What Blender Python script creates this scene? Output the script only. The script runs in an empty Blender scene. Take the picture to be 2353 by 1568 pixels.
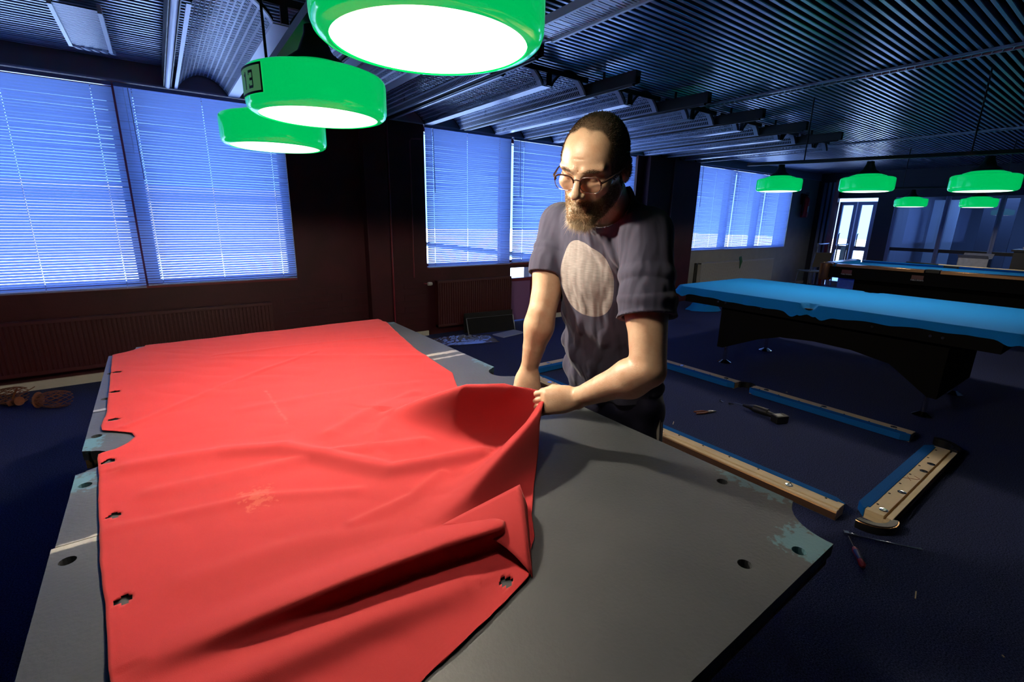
import bpy, bmesh, math, random
import numpy as np
from mathutils import Vector, Matrix, noise
from mathutils.geometry import tessellate_polygon
random.seed(7); rng = np.random.RandomState(11)
PI = math.pi
SC = bpy.context.scene
COL = SC.collection

# ---------------------------------------------------------------- camera, world, sun, exposure
CAM = np.array([-0.4509, -1.6311, 1.4653])
YAW, PITCH, ROLL, FPX = 0.6351, 0.2546, 0.0184, 1078.5
cd = bpy.data.cameras.new('camera'); cam = bpy.data.objects.new('camera', cd); COL.objects.link(cam)
cd.sensor_width = 36.0; cd.lens = FPX / 2353 * 36.0; cd.clip_start = 0.05; cd.clip_end = 300
_cy, _sy, _cp, _sp = math.cos(YAW), math.sin(YAW), math.cos(PITCH), math.sin(PITCH)
FW = np.array([_sy*_cp, _cy*_cp, -_sp]); R0 = np.array([_cy, -_sy, 0.]); U0 = np.cross(R0, FW)
RT = math.cos(ROLL)*R0 + math.sin(ROLL)*U0; UP = -math.sin(ROLL)*R0 + math.cos(ROLL)*U0
m = Matrix.Identity(4)
for i in range(3):
    m[i][0], m[i][1], m[i][2], m[i][3] = RT[i], UP[i], -FW[i], CAM[i]
cam.matrix_world = m
SC.camera = cam
w = bpy.data.worlds.new('sky'); SC.world = w; w.use_nodes = True
w.node_tree.nodes['Background'].inputs[0].default_value = (0.22, 0.42, 1.0, 1)
w.node_tree.nodes['Background'].inputs[1].default_value = 5.0
sl = bpy.data.lights.new('sun', 'SUN'); so = bpy.data.objects.new('sun', sl); COL.objects.link(so)
sl.energy = 30.0; sl.angle = 0.02; sl.color = (0.78, 0.90, 1.0)
so.rotation_euler = (math.radians(38), 0, math.radians(14))      # travels away from the building, over its roof
SC.view_settings.view_transform = 'Standard'; SC.view_settings.look = 'None'
SC.view_settings.exposure = 0.0; SC.view_settings.gamma = 1.0; SC.view_settings.use_curve_mapping = False
SC.cycles.use_denoising = True
SC.cycles.max_bounces = 10; SC.cycles.diffuse_bounces = 5; SC.cycles.sample_clamp_indirect = 6.0
SC.cycles.caustics_reflective = False; SC.cycles.caustics_refractive = False

# ---------------------------------------------------------------- materials
def nt(name):
    m = bpy.data.materials.new(name); m.use_nodes = True
    return m, m.node_tree, m.node_tree.nodes, m.node_tree.links, m.node_tree.nodes['Principled BSDF']
def mat(name, col, rough=0.6, metal=0.0, var=0.0, vscale=20, bump=0.0, bscale=60, col2=None, spec=0.5, coords='Object', coat=0, trans=0.0, stretch=None):
    m, t, n, l, p = nt(name)
    p.inputs['Base Color'].default_value = (*col, 1); p.inputs['Roughness'].default_value = rough
    p.inputs['Metallic'].default_value = metal; p.inputs['Specular IOR Level'].default_value = spec
    p.inputs['Coat Weight'].default_value = coat
    tc = n.new('ShaderNodeTexCoord'); src = tc.outputs[coords]
    if stretch:
        mp = n.new('ShaderNodeMapping'); mp.inputs['Scale'].default_value = stretch
        l.new(src, mp.inputs[0]); src = mp.outputs[0]
    if var > 0 or col2:
        nz = n.new('ShaderNodeTexNoise'); nz.inputs['Scale'].default_value = vscale; nz.inputs['Detail'].default_value = 6
        l.new(src, nz.inputs['Vector'])
        rp = n.new('ShaderNodeValToRGB'); rp.color_ramp.elements[0].position = 0.35; rp.color_ramp.elements[1].position = 0.65
        c2 = col2 or tuple(min(1, c*(1+var)) for c in col); c1 = tuple(c*(1-var) for c in col) if not col2 else col
        rp.color_ramp.elements[0].color = (*c1, 1); rp.color_ramp.elements[1].color = (*c2, 1)
        l.new(nz.outputs[0], rp.inputs[0]); l.new(rp.outputs[0], p.inputs['Base Color'])
    if bump > 0:
        nb = n.new('ShaderNodeTexNoise'); nb.inputs['Scale'].default_value = bscale; nb.inputs['Detail'].default_value = 4
        l.new(src, nb.inputs['Vector'])
        b = n.new('ShaderNodeBump'); b.inputs['Strength'].default_value = bump; b.inputs['Distance'].default_value = 0.01
        l.new(nb.outputs[0], b.inputs['Height']); l.new(b.outputs[0], p.inputs['Normal'])
    if trans > 0:
        tr = n.new('ShaderNodeBsdfTranslucent'); tr.inputs[0].default_value = (*col, 1)
        mx = n.new('ShaderNodeMixShader'); mx.inputs[0].default_value = trans
        l.new(p.outputs[0], mx.inputs[1]); l.new(tr.outputs[0], mx.inputs[2])
        l.new(mx.outputs[0], n['Material Output'].inputs[0])
    return m
def emat(name, col, s):
    m, t, n, l, p = nt(name)
    p.inputs['Base Color'].default_value = (*col, 1); p.inputs['Emission Color'].default_value = (*col, 1)
    p.inputs['Emission Strength'].default_value = s
    return m
def glassmat(name, tint=(.9, .95, 1), rough=0.0, mixf=0.12):
    m, t, n, l, p = nt(name)
    tb = n.new('ShaderNodeBsdfTransparent'); tb.inputs[0].default_value = (*tint, 1)
    gl = n.new('ShaderNodeBsdfGlossy'); gl.inputs['Roughness'].default_value = rough
    lwt = n.new('ShaderNodeLayerWeight'); lwt.inputs[0].default_value = .5; pw = n.new('ShaderNodeMath'); pw.operation = 'POWER'; l.new(lwt.outputs['Facing'], pw.inputs[0]); pw.inputs[1].default_value = 4.0; fr = n.new('ShaderNodeMath'); fr.operation = 'MULTIPLY_ADD'; l.new(pw.outputs[0], fr.inputs[0]); fr.inputs[1].default_value = .7; fr.inputs[2].default_value = .04
    mx = n.new('ShaderNodeMixShader'); l.new(fr.outputs[0], mx.inputs[0]); l.new(tb.outputs[0], mx.inputs[1]); l.new(gl.outputs[0], mx.inputs[2])
    l.new(mx.outputs[0], n['Material Output'].inputs[0])
    return m
M = {}
M['carpet'] = mat('carpet', (.008, .013, .046), .95, var=0, col2=(.052, .066, .17), vscale=170, bump=.6, bscale=300, spec=.15)
M['redwall'] = mat('red_painted_wall', (.040, .004, .007), .55, var=.25, vscale=3, bump=.12, bscale=40, spec=.35)
M['greywall'] = mat('pale_grey_wall', (.34, .35, .34), .7, var=.06, vscale=5, bump=.1, bscale=50)
M['darkwall'] = mat('dark_wall', (.018, .022, .04), .7)
M['bulkhead'] = mat('bulkhead_paint', (.26, .29, .38), .75, bump=.08, bscale=90)
M['void'] = mat('ceiling_void', (.002, .002, .004), 1.0, spec=0)
M['slat'] = mat('ceiling_slat_metal', (.36, .42, .58), .30, metal=.75)
M['lightmetal'] = mat('pale_sheet_metal', (.42, .46, .60), .33, metal=.25)
M['mesh'] = mat('perforated_mesh', (.38, .42, .55), .38, metal=.3)
M['black'] = mat('black_metal', (.010, .010, .012), .42, metal=.3)
M['blackmatt'] = mat('black_laminate', (.006, .006, .007), .5)
M['tube'] = mat('unlit_tube', (.30, .32, .40), .25)
M['blind'] = mat('blind_slat_aluminium', (.38, .52, .86), .36, trans=.30)
M['cord'] = mat('white_cord', (.6, .65, .8), .7, trans=.3)
M['bsill'] = mat('blind_rail', (.25, .28, .5), .35)
M['redtrim'] = mat('red_painted_metal', (.16, .012, .025), .35)
M['radred'] = mat('radiator_red', (.050, .006, .007), .45)
M['radgrey'] = mat('radiator_grey', (.40, .40, .38), .5)
M['basewhite'] = mat('pale_skirting', (.50, .47, .42), .6)
M['snow'] = mat('snowy_yard', (.8, .82, .85), .9)
M['facade'] = mat('far_facade', (.25, .2, .22), .9)
M['glass'] = glassmat('window_glass')
M['lens'] = glassmat('spectacle_lens', (.97, .97, .97))
M['chrome'] = mat('chrome', (.75, .74, .72), .12, metal=1.0)
M['bronze'] = mat('copper_trim', (.45, .24, .12), .25, metal=.9)
M['bluecloth'] = mat('blue_cloth', (.004, .105, .35), .85, var=.06, vscale=300, bump=.25, bscale=700, spec=.15)
M['baize'] = mat('blue_table_cloth', (.006, .19, .56), .9, var=.05, vscale=260, bump=.2, bscale=700, spec=.15)
M['pine'] = mat('pale_pine', (.66, .50, .29), .55, var=.07, vscale=6, stretch=(1, 1, 12), bump=.1)
M['stain'] = mat('dark_hole', (.03, .015, .008), .8)
M['wooddark'] = mat('dark_cabinet_laminate', (.003, .0025, .0025), .8, spec=.12)
M['woodedge'] = mat('raw_board_edge', (.16, .10, .045), .8, var=.5, vscale=60)
M['leather'] = mat('tan_leather', (.17, .055, .02), .6, var=.2)
M['lamptop'] = mat('black_lamp_cap', (.006, .006, .006), .5)

# green shade: translucent glass lit from within
m_, t_, n_, l_, p_ = nt('green_lamp_glass')
p_.inputs['Base Color'].default_value = (0.0, .42, .12, 1); p_.inputs['Roughness'].default_value = .12; p_.inputs['Coat Weight'].default_value = .5
lw = n_.new('ShaderNodeLayerWeight'); lw.inputs[0].default_value = .35
p_.inputs['Emission Color'].default_value = (0.0, .62, .13, 1); p_.inputs['Emission Strength'].default_value = .80
M['green'] = m_
M['diffuser'] = emat('lit_diffuser', (1.0, .97, .90), 2.2)
M['decal'] = emat('number_sticker', (.07, .24, .10), .55)  # emission stands in for lamp light shining through the sticker
M['decalblack'] = mat('sticker_black', (.004, .008, .006), .5)
M['redlamp'] = emat('red_indicator', (1.0, .12, .06), .5)

# slate
m, t, n, l, p = nt('slate_grey')
p.inputs['Roughness'].default_value = .46; p.inputs['Specular IOR Level'].default_value = .4
tc = n.new('ShaderNodeTexCoord'); src = tc.outputs['Object']
nz = n.new('ShaderNodeTexNoise'); nz.inputs['Scale'].default_value = 3.0; nz.inputs['Detail'].default_value = 8; l.new(src, nz.inputs['Vector'])
rp = n.new('ShaderNodeValToRGB'); rp.color_ramp.elements[0].position = .3; rp.color_ramp.elements[1].position = .75
rp.color_ramp.elements[0].color = (.042, .047, .054, 1); rp.color_ramp.elements[1].color = (.068, .073, .081, 1); l.new(nz.outputs[0], rp.inputs[0])
def boxmask(cx, cy, hx, hy, soft, wob=.02, ns=18):
    sp = n.new('ShaderNodeSeparateXYZ'); l.new(src, sp.inputs[0])
    nn = n.new('ShaderNodeTexNoise'); nn.inputs['Scale'].default_value = ns; nn.inputs['Detail'].default_value = 6; l.new(src, nn.inputs['Vector'])
    outs = []
    for k, (c, h) in enumerate(((cx, hx), (cy, hy))):
        a = n.new('ShaderNodeMath'); a.operation = 'SUBTRACT'; l.new(sp.outputs[k], a.inputs[0]); a.inputs[1].default_value = c
        b = n.new('ShaderNodeMath'); b.operation = 'ABSOLUTE'; l.new(a.outputs[0], b.inputs[0])
        c_ = n.new('ShaderNodeMath'); c_.operation = 'SUBTRACT'; c_.inputs[0].default_value = h; l.new(b.outputs[0], c_.inputs[1])
        outs.append(c_)
    mn = n.new('ShaderNodeMath'); mn.operation = 'MINIMUM'; l.new(outs[0].outputs[0], mn.inputs[0]); l.new(outs[1].outputs[0], mn.inputs[1])
    ad = n.new('ShaderNodeMath'); ad.operation = 'MULTIPLY_ADD'; l.new(nn.outputs[0], ad.inputs[0]); ad.inputs[1].default_value = wob*4; ad.inputs[2].default_value = -wob*2
    su = n.new('ShaderNodeMath'); su.operation = 'ADD'; l.new(mn.outputs[0], su.inputs[0]); l.new(ad.outputs[0], su.inputs[1])
    mr = n.new('ShaderNodeMapRange'); mr.inputs['From Min'].default_value = 0; mr.inputs['From Max'].default_value = soft; l.new(su.outputs[0], mr.inputs[0])
    return mr.outputs[0]
cur = rp.outputs[0]
def overlay(mask, colr, fac=1.0):
    global cur
    mx = n.new('ShaderNodeMix'); mx.data_type = 'RGBA'; mm = n.new('ShaderNodeMath'); mm.operation = 'MULTIPLY'; mm.inputs[1].default_value = fac
    l.new(mask, mm.inputs[0]); l.new(mm.outputs[0], mx.inputs[0]); l.new(cur, mx.inputs[6]); mx.inputs[7].default_value = (*colr, 1); cur = mx.outputs[2]
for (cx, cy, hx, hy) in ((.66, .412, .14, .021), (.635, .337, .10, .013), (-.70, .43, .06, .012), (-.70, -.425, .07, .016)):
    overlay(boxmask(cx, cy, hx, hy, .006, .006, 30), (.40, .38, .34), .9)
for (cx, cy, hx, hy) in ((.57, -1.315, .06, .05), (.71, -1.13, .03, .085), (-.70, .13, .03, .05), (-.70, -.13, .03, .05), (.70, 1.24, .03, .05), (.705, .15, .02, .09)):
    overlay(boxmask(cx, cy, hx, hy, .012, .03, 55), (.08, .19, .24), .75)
l.new(cur, p.inputs['Base Color'])
nb = n.new('ShaderNodeTexNoise'); nb.inputs['Scale'].default_value = 120; nb.inputs['Detail'].default_value = 5; l.new(src, nb.inputs['Vector'])
b = n.new('ShaderNodeBump'); b.inputs['Strength'].default_value = .15; b.inputs['Distance'].default_value = .004; l.new(nb.outputs[0], b.inputs['Height']); l.new(b.outputs[0], p.inputs['Normal'])
M['slate'] = m

# red cloth with a few chalk scuffs
m, t, n, l, p = nt('red_cloth')
p.inputs['Roughness'].default_value = .85; p.inputs['Specular IOR Level'].default_value = .2
p.inputs['Sheen Weight'].default_value = .15; p.inputs['Sheen Tint'].default_value = (1, .5, .45, 1)
tc = n.new('ShaderNodeTexCoord'); src = tc.outputs['Object']
rgb = n.new('ShaderNodeRGB'); rgb.outputs[0].default_value = (.38, .024, .028, 1); cur = rgb.outputs[0]
overlay(boxmask(-.355, -.47, .030, .045, .02, .03, 90), (.75, .30, .18), .16)
overlay(boxmask(-.20, .12, .007, .19, .012, .008, 60), (.75, .25, .2), .22)
l.new(cur, p.inputs['Base Color'])
nb = n.new('ShaderNodeTexNoise'); nb.inputs['Scale'].default_value = 900; l.new(src, nb.inputs['Vector'])
b = n.new('ShaderNodeBump'); b.inputs['Strength'].default_value = .15; b.inputs['Distance'].default_value = .002; l.new(nb.outputs[0], b.inputs['Height']); l.new(b.outputs[0], p.inputs['Normal'])
M['redcloth'] = m

# ---------------------------------------------------------------- helpers
def link(name, me, mt, parent=None, smooth=False):
    o = bpy.data.objects.new(name, me); COL.objects.link(o)
    if mt is not None and not me.materials: me.materials.append(mt)
    if parent is not None: o.parent = parent
    if smooth: me.polygons.foreach_set('use_smooth', [True]*len(me.polygons))
    return o
class MB:
    def __init__(s): s.v = []; s.f = []; s.mi = []
    def add(s, vs, fs, mi=0):
        o = len(s.v); s.v += [tuple(v) for v in vs]; s.f += [tuple(i+o for i in f) for f in fs]; s.mi += [mi]*len(fs); return s
    def box(s, x0, x1, y0, y1, z0, z1, mi=0):
        return s.add([(x0, y0, z0), (x1, y0, z0), (x1, y1, z0), (x0, y1, z0), (x0, y0, z1), (x1, y0, z1), (x1, y1, z1), (x0, y1, z1)],
                     [(0, 3, 2, 1), (4, 5, 6, 7), (0, 1, 5, 4), (1, 2, 6, 5), (2, 3, 7, 6), (3, 0, 4, 7)], mi)
    def rbox(s, a, b, w_, h_, up=(0, 0, 1), mi=0):
        a = Vector(a); b = Vector(b); d = (b-a).normalized(); r = d.cross(Vector(up)).normalized(); u = r.cross(d).normalized()
        vs = [p+r*sx*w_/2+u*sz*h_/2 for p in (a, b) for sx, sz in ((-1, -1), (1, -1), (1, 1), (-1, 1))]
        return s.add(vs, [(0, 1, 2, 3), (7, 6, 5, 4), (0, 4, 5, 1), (1, 5, 6, 2), (2, 6, 7, 3), (3, 7, 4, 0)], mi)
    def tube(s, pts, r, n=10, cap=True, mi=0):
        pts = [Vector(p) for p in pts]; R = r if isinstance(r, (list, tuple)) else [r]*len(pts)
        vs = []; fs = []; ref = None
        for i, p in enumerate(pts):
            d = (pts[min(i+1, len(pts)-1)]-pts[max(i-1, 0)]).normalized()
            if ref is None: ref = Vector((0, 0, 1)) if abs(d.z) < .9 else Vector((1, 0, 0))
            a = d.cross(ref).normalized(); b = a.cross(d).normalized(); ref = b
            for k in range(n):
                t = 2*PI*k/n; vs.append(p+(a*math.cos(t)+b*math.sin(t))*R[i])
        for i in range(len(pts)-1):
            for k in range(n): fs.append((i*n+k, i*n+(k+1) % n, (i+1)*n+(k+1) % n, (i+1)*n+k))
        if cap: fs.append(tuple(range(n))); fs.append(tuple((len(pts)-1)*n+k for k in reversed(range(n))))
        return s.add(vs, fs, mi)
    def lathe(s, prof, c=(0, 0, 0), n=48, cap0=False, cap1=False, mi=0):
        vs = []; fs = []
        for (r, z) in prof:
            for k in range(n): t = 2*PI*k/n; vs.append((c[0]+r*math.cos(t), c[1]+r*math.sin(t), c[2]+z))
        for i in range(len(prof)-1):
            for k in range(n): fs.append((i*n+k, i*n+(k+1) % n, (i+1)*n+(k+1) % n, (i+1)*n+k))
        if cap0: fs.append(tuple(reversed(range(n))))
        if cap1: fs.append(tuple((len(prof)-1)*n+k for k in range(n)))
        return s.add(vs, fs, mi)
    def poly(s, outer, holes, z0, z1, mi=0, side_mi=None):
        loops = [outer]+list(holes); L3 = [[Vector((x, y, 0)) for x, y in lp] for lp in loops]
        tri = tessellate_polygon(L3); flat = [p for lp in loops for p in lp]; N = len(flat)
        vs = [(x, y, z0) for x, y in flat]+[(x, y, z1) for x, y in flat]; fs = []
        for a, b_, c_ in tri:
            p, q_, r_ = flat[a], flat[b_], flat[c_]
            if (q_[0]-p[0])*(r_[1]-p[1])-(q_[1]-p[1])*(r_[0]-p[0]) < 0: b_, c_ = c_, b_
            fs.append((a+N, b_+N, c_+N)); fs.append((a, c_, b_))
        s.add(vs, fs, mi); o = 0; sf = []
        for lp in loops:
            k = len(lp)
            for i in range(k): sf.append((o+i, o+(i+1) % k, o+(i+1) % k+N, o+i+N))
            o += k
        base = len(s.v)-2*N
        s.f += [tuple(i+base for i in f) for f in sf]; s.mi += [side_mi if side_mi is not None else mi]*len(sf)
        return s
    def xprof(s, prof, x0, x1, axis='x', mi=0, closed=True):
        n = len(prof)
        if axis == 'x': vs = [(x, a, b) for x in (x0, x1) for a, b in prof]
        else: vs = [(a, x, b) for x in (x0, x1) for a, b in prof]
        fs = [(i, (i+1) % n, (i+1) % n+n, i+n) for i in range(n if closed else n-1)]
        if closed: fs += [tuple(reversed(range(n))), tuple(range(n, 2*n))]
        return s.add(vs, fs, mi)
    def mesh(s, name):
        me = bpy.data.meshes.new(name); me.from_pydata(s.v, [], s.f)
        if any(s.mi): me.polygons.foreach_set('material_index', s.mi)
        me.update()
        bm = bmesh.new(); bm.from_mesh(me); bmesh.ops.recalc_face_normals(bm, faces=bm.faces); bm.to_mesh(me); bm.free()
        return me
    def build(s, name, mt, parent=None, smooth=False, bevel=0, kind=None):
        me = s.mesh(name)
        for mm in (mt if isinstance(mt, (list, tuple)) else [mt]): me.materials.append(mm)
        o = link(name, me, None, parent)
        if smooth:
            me.polygons.foreach_set('use_smooth', [True]*len(me.polygons))
            me.set_sharp_from_angle(angle=math.radians(38))
        if bevel:
            bv = o.modifiers.new('bevel', 'BEVEL'); bv.width = bevel; bv.segments = 2; bv.limit_method = 'ANGLE'
        if kind: o['kind'] = kind
        return o
def tag(o, label, cat, group=None):
    o['label'] = label; o['category'] = cat
    if group: o['group'] = group
    return o
def empty(name, loc=(0, 0, 0), rz=0, label=None, cat=None, group=None):
    o = bpy.data.objects.new(name, None); COL.objects.link(o); o.location = loc; o.rotation_euler = (0, 0, rz); o.empty_display_size = .1
    if label: tag(o, label, cat, group)
    return o
def copy_tree(o, parent=None):
    c = o.copy(); COL.objects.link(c); c.parent = parent
    for ch in list(o.children): copy_tree(ch, c)
    return c
def struct(o): o['kind'] = 'structure'; return o
def circ(cx, cy, r, n=20, ry=None, a0=0): return [(cx+r*math.cos(a0+2*PI*k/n), cy+(ry or r)*math.sin(a0+2*PI*k/n)) for k in range(n)]
def snoise(x, y, z=0.0): return noise.noise(Vector((x, y, z)))

WY = 3.73          # inner face of the window wall
ZC = 2.66          # ceiling plane
# ---------------------------------------------------------------- setting
struct(MB().box(-3.4, 13.0, -4.6, WY+.3, -.05, 0).build('floor', M['carpet']))
# window wall: pieces around the openings
W1 = (-2.9, .66, .80, 2.50); W2 = (2.17, 5.98, .845, 2.50); W3 = (7.66, 11.48, .92, 2.50)
bw = MB()
for x0, x1 in ((-3.4, W1[0]), (W1[1], W2[0]), (W2[1], 7.60)): bw.box(x0, x1, WY, WY+.3, 0, ZC+.14)
for W_ in (W1, W2): bw.box(W_[0], W_[1], WY, WY+.3, W_[3], ZC+.14)
bw.box(W1[0], W1[1], WY, WY+.3, 0, W1[2])
bw.box(W2[0], 3.45, WY, WY+.3, 0, W2[2]); bw.box(3.92, W2[1], WY, WY+.3, 0, W2[2]); bw.box(3.45, 3.92, WY, WY+.3, W2[2]-.03, W2[2])
wr = struct(bw.build('wall_window', M['redwall']))
gw = MB(); gw.box(7.60, W3[0], WY, WY+.3, 0, ZC+.14); gw.box(W3[1], 13.0, WY, WY+.3, 0, ZC+.14); gw.box(W3[0], W3[1], WY, WY+.3, 0, W3[2]); gw.box(W3[0], W3[1], WY, WY+.3, W3[3], ZC+.14)
struct(gw.build('wall_window_grey', M['greywall']))
# painted bricks low on the red wall, each its own shallow block
bme = MB().box(-.146, .146, -.006, .004, -.033, .033).mesh('brick'); bme.materials.append(M['redwall'])
for r_ in range(9):
    for k in range(6):
        x = 1.76+.30*k*.5+(.0 if r_ % 2 else .0)
        pass
for r_ in range(8):
    xs = np.arange(.80 if r_ % 2 else .65, 2.15, .30)
    for x in xs:
        if 1.30 < x < 1.78: continue
        o = bpy.data.objects.new('brick', bme); COL.objects.link(o); o.parent = wr; o.location = (x, WY+.001, .13+.075*r_); o.rotation_euler = (0, 0, random.uniform(-.004, .004))
struct(MB().box(-3.5, -3.4, -4.6, WY+.3, 0, ZC+.14).build('wall_left', M['darkwall']))
struct(MB().box(-3.5, 13.1, -4.7, -4.6, 0, ZC+.14).build('wall_rear', M['darkwall']))
# piers on the window wall
struct(MB().box(1.40, 1.65, WY-.13, WY, 0, ZC).build('trim_1', M['redwall'], bevel=.004))
struct(MB().box(6.15, 7.55, WY-.12, WY, 0, 2.5).build('trim_2', M['redwall'], bevel=.004))
pp = MB(); pp.tube([(1.70, WY-.06, 0), (1.70, WY-.06, 2.50)], .011)
pp.tube([(1.98, WY-.03, .75), (1.98, WY-.03, 2.30), (2.0, WY-.03, 2.33), (2.14, WY-.03, 2.34)], .007)
tag(pp.build('heating_pipe', M['redtrim'], smooth=True), 'thin dark red heating pipe up the wall left of the middle window', 'pipe')
pp = MB(); pp.tube([(6.74, WY-.15, 0), (6.74, WY-.15, 2.5)], .02)
tag(pp.build('heating_pipe', M['redtrim'], smooth=True), 'dark red pipe up the pier to the right of the man', 'pipe')
# bulkhead strip above the windows, bright lower lip
struct(MB().box(-3.4, 13.0, WY-.03, WY, 2.505, ZC).build('trim_3', M['bulkhead']))
struct(MB().box(-3.4, 13.0, WY-.042, WY-.028, 2.496, 2.508).build('trim_4', M['lightmetal']))
sk = MB().box(-3.4, 1.40, WY-.022, WY, 0, .075); sk.box(1.66, 2.16, WY-.022, WY, 0, .06)
struct(sk.build('baseboard_left', M['basewhite']))
struct(MB().box(3.92, 6.1, WY-.02, WY, 0, .07).box(7.6, 12.8, WY-.02, WY, 0, .06).build('baseboard_back', M['basewhite']))
# ceiling: void, slats, tracks
ceil = struct(MB().box(-3.5, 13.1, -4.7, WY+.3, ZC+.14, ZC+.22).build('ceiling', M['void']))
sm = MB().xprof([(-.012, 0), (-.009, -.003), (.009, -.003), (.012, 0), (.012, .030), (.010, .030), (.010, .002), (-.010, .002), (-.010, .030), (-.012, .030)], -3.4, 12.8).mesh('ceiling_slat')
sm.materials.append(M['slat'])
k = 0; y = WY-.06
while y > -4.5:
    o = bpy.data.objects.new('ceiling_slat', sm); COL.objects.link(o); o.parent = ceil; o.location = (0, y, ZC+random.uniform(-.0012, .0012)); o.rotation_euler = (random.uniform(-.03, .03), 0, 0)
    y -= .0525; k += 1
for i, xt in enumerate((4.36, 8.15)):
    t = empty('ceiling_track', (xt, 0, ZC), label=('long ceiling strip with red lit slots above the blue covered table' if i == 0 else 'farther pale ceiling strip crossing the slats near the far lamps'), cat='light fitting')
    MB().box(-.055, -.035, -4.4, 3.2, -.022, -.004).build('flange', M['lightmetal'], t); MB().box(.040, .055, -4.4, 3.2, -.022, -.004).build('flange', M['lightmetal'], t)
    MB().box(-.035, .040, -4.4, 3.2, -.006, -.001).build('backing', M['black'], t)
    lv = MB(); y = -4.3
    while y < 1.6: lv.rbox((-.034, y, -.014), (.039, y+.02, -.014), .003, .014); y += .053
    lv.build('louvre', M['lightmetal'], t, kind='stuff')
    if i == 0:
        dm = MB().lathe([(.0001, -.002), (.010, -.0015), (.013, .003)], n=10).mesh('red_glow'); dm.materials.append(M['redlamp'])
        y = -1.6
        while y < .15:
            o = bpy.data.objects.new('red_glow', dm); COL.objects.link(o); o.parent = t; o.location = (-.022, y, -.009); o['label'] = 'red lit slot'; y += .053

# ---------------------------------------------------------------- windows and outside
def window(n_, x0, x1, z0, z1, mull, mt):
    t = empty('window_%d' % n_, ((x0+x1)/2, WY+.16, z0)); t['kind'] = 'structure'; cx = (x0+x1)/2
    fr = MB()
    for a, b_, c_, d_ in ((x0, x1, z0, z0+.05), (x0, x1, z1-.05, z1)): fr.box(a-cx, b_-cx, -.03, .03, c_-z0, d_-z0)
    for xx in [x0+.025, x1-.025]: fr.box(xx-.025-cx, xx+.025-cx, -.03, .03, .05, z1-z0-.05)
    fr.build('frame', mt, t)
    for xx in mull: MB().box(xx-.08-cx, xx+.08-cx, -.04, .04, .05, z1-z0-.05).build('mullion', mt, t)
    xs = [x0]+list(mull)+[x1]
    for a, b_ in zip(xs[:-1], xs[1:]): MB().box(a+.03-cx, b_-.03-cx, -.004, .004, .04, z1-z0-.04).build('pane', M['glass'], t)
    MB().box(x0-cx, x1-cx, -.16, -.03, -.001, .02).build('sill', mt, t)
window(1, *W1, (-.585,), M['redtrim']); window(2, *W2, (3.44, 4.75), M['redtrim']); window(3, *W3, (9.0, 10.22), M['bsill'])
d = empty('door_1', (3.685, WY+.10, 0)); d['kind'] = 'structure'
MB().box(-.235, -.20, -.03, .03, 0, .815).box(.20, .235, -.03, .03, 0, .815).box(-.20, .20, -.03, .03, .60, .64).box(-.2, .2, -.03, .03, .79, .815).build('frame', M['redtrim'], d)
MB().box(-.20, .20, -.01, .01, .02, .60).build('panel', mat('lilac_door_panel', (.22, .10, .26), .5), d)
MB().box(-.20, .20, -.003, .003, .64, .79).build('pane', M['glass'], d)
MB().tube([(.30, -.10, 0), (.30, -.10, .68), (.27, -.10, .72), (.27, -.02, .72)], .012).build('handle', M['redtrim'], d, smooth=True)
struct(MB().box(-30, 45, WY+.31, 60, -.35, -.30).build('ground_outside', M['snow']))
struct(MB().box(-6, 13.3, WY+.3, WY+1.3, 2.62, 2.78).build('eave_sky_blocker', M['darkwall']))  # unseen overhang added to cut sky light on the upper blind slats
fb = empty('building', (3, 24, -.3), label='long building across the yard, dimly seen through the blinds', cat='building')
MB().box(-22, 5, 0, 8, 0, 2.6).build('wall', M['facade'], fb); MB().box(-22.3, 5.3, -.3, 8.3, 2.6, 2.9).build('roof', M['facade'], fb)

# ---------------------------------------------------------------- venetian blinds
def blind(x0, x1, z0, z1, label, cords, group=None, wand=True, yoff=.015, tilt=52, angvar=.02):
    y0 = WY-.012-yoff+.03
    t = empty('venetian_blind', ((x0+x1)/2, y0, z0), label=label, cat='blind', group=group)
    hw = (x1-x0)/2; tl = math.radians(tilt)
    xs = [-hw]; fl = []
    for c in cords:
        cx = c*2*hw-hw; xs += [cx-.0035, cx+.0035]
    xs.append(hw)
    P = []
    for s_ in (-1, -.3, .3, 1):
        u = s_*.0125; cv = .0022*(1-s_*s_)
        P.append((u*math.cos(tl)*1.0-cv*math.sin(tl), -u*math.sin(tl)-cv*math.cos(tl)))   # (y, z): room edge (y<0) is the upper one
    vs = [(x, a, b_) for x in xs for a, b_ in P]; fs = []
    for i in range(len(xs)-1):
        for j in range(3):
            if i % 2 == 1 and j == 1: continue
            fs.append((i*4+j, i*4+j+1, i*4+4+j+1, i*4+4+j))
    me = MB().add(vs, fs).mesh('slat'); me.materials.append(M['blind']); me.polygons.foreach_set('use_smooth', [True]*len(me.polygons))
    z = .035; H = z1-z0
    while z < H-.03:
        o = bpy.data.objects.new('slat', me); COL.objects.link(o); o.parent = t; o.location = (0, 0, z); o.rotation_euler = (random.gauss(0, angvar), random.gauss(0, .0008), 0); z += .0223
    MB().box(-hw, hw, -.014, .014, H-.03, H).build('head_rail', M['bsill'], t)
    MB().box(-hw, hw, -.013, .013, .004, .018).build('bottom_rail', M['bsill'], t, bevel=.003)
    for c in cords:
        cx = c*2*hw-hw
        MB().tube([(cx, -.015, .01), (cx, -.015, H-.02)], .0011, n=5).build('cord', M['cord'], t)
    if wand: MB().tube([(-hw+.09, -.03, H-.03), (-hw+.10, -.035, H-.75)], .004, n=6).tube([(-hw+.06, -.03, H-.03), (-hw+.062, -.03, H-.55)], .0015, n=5).build('wand', M['cord'], t)
    return t
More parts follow.
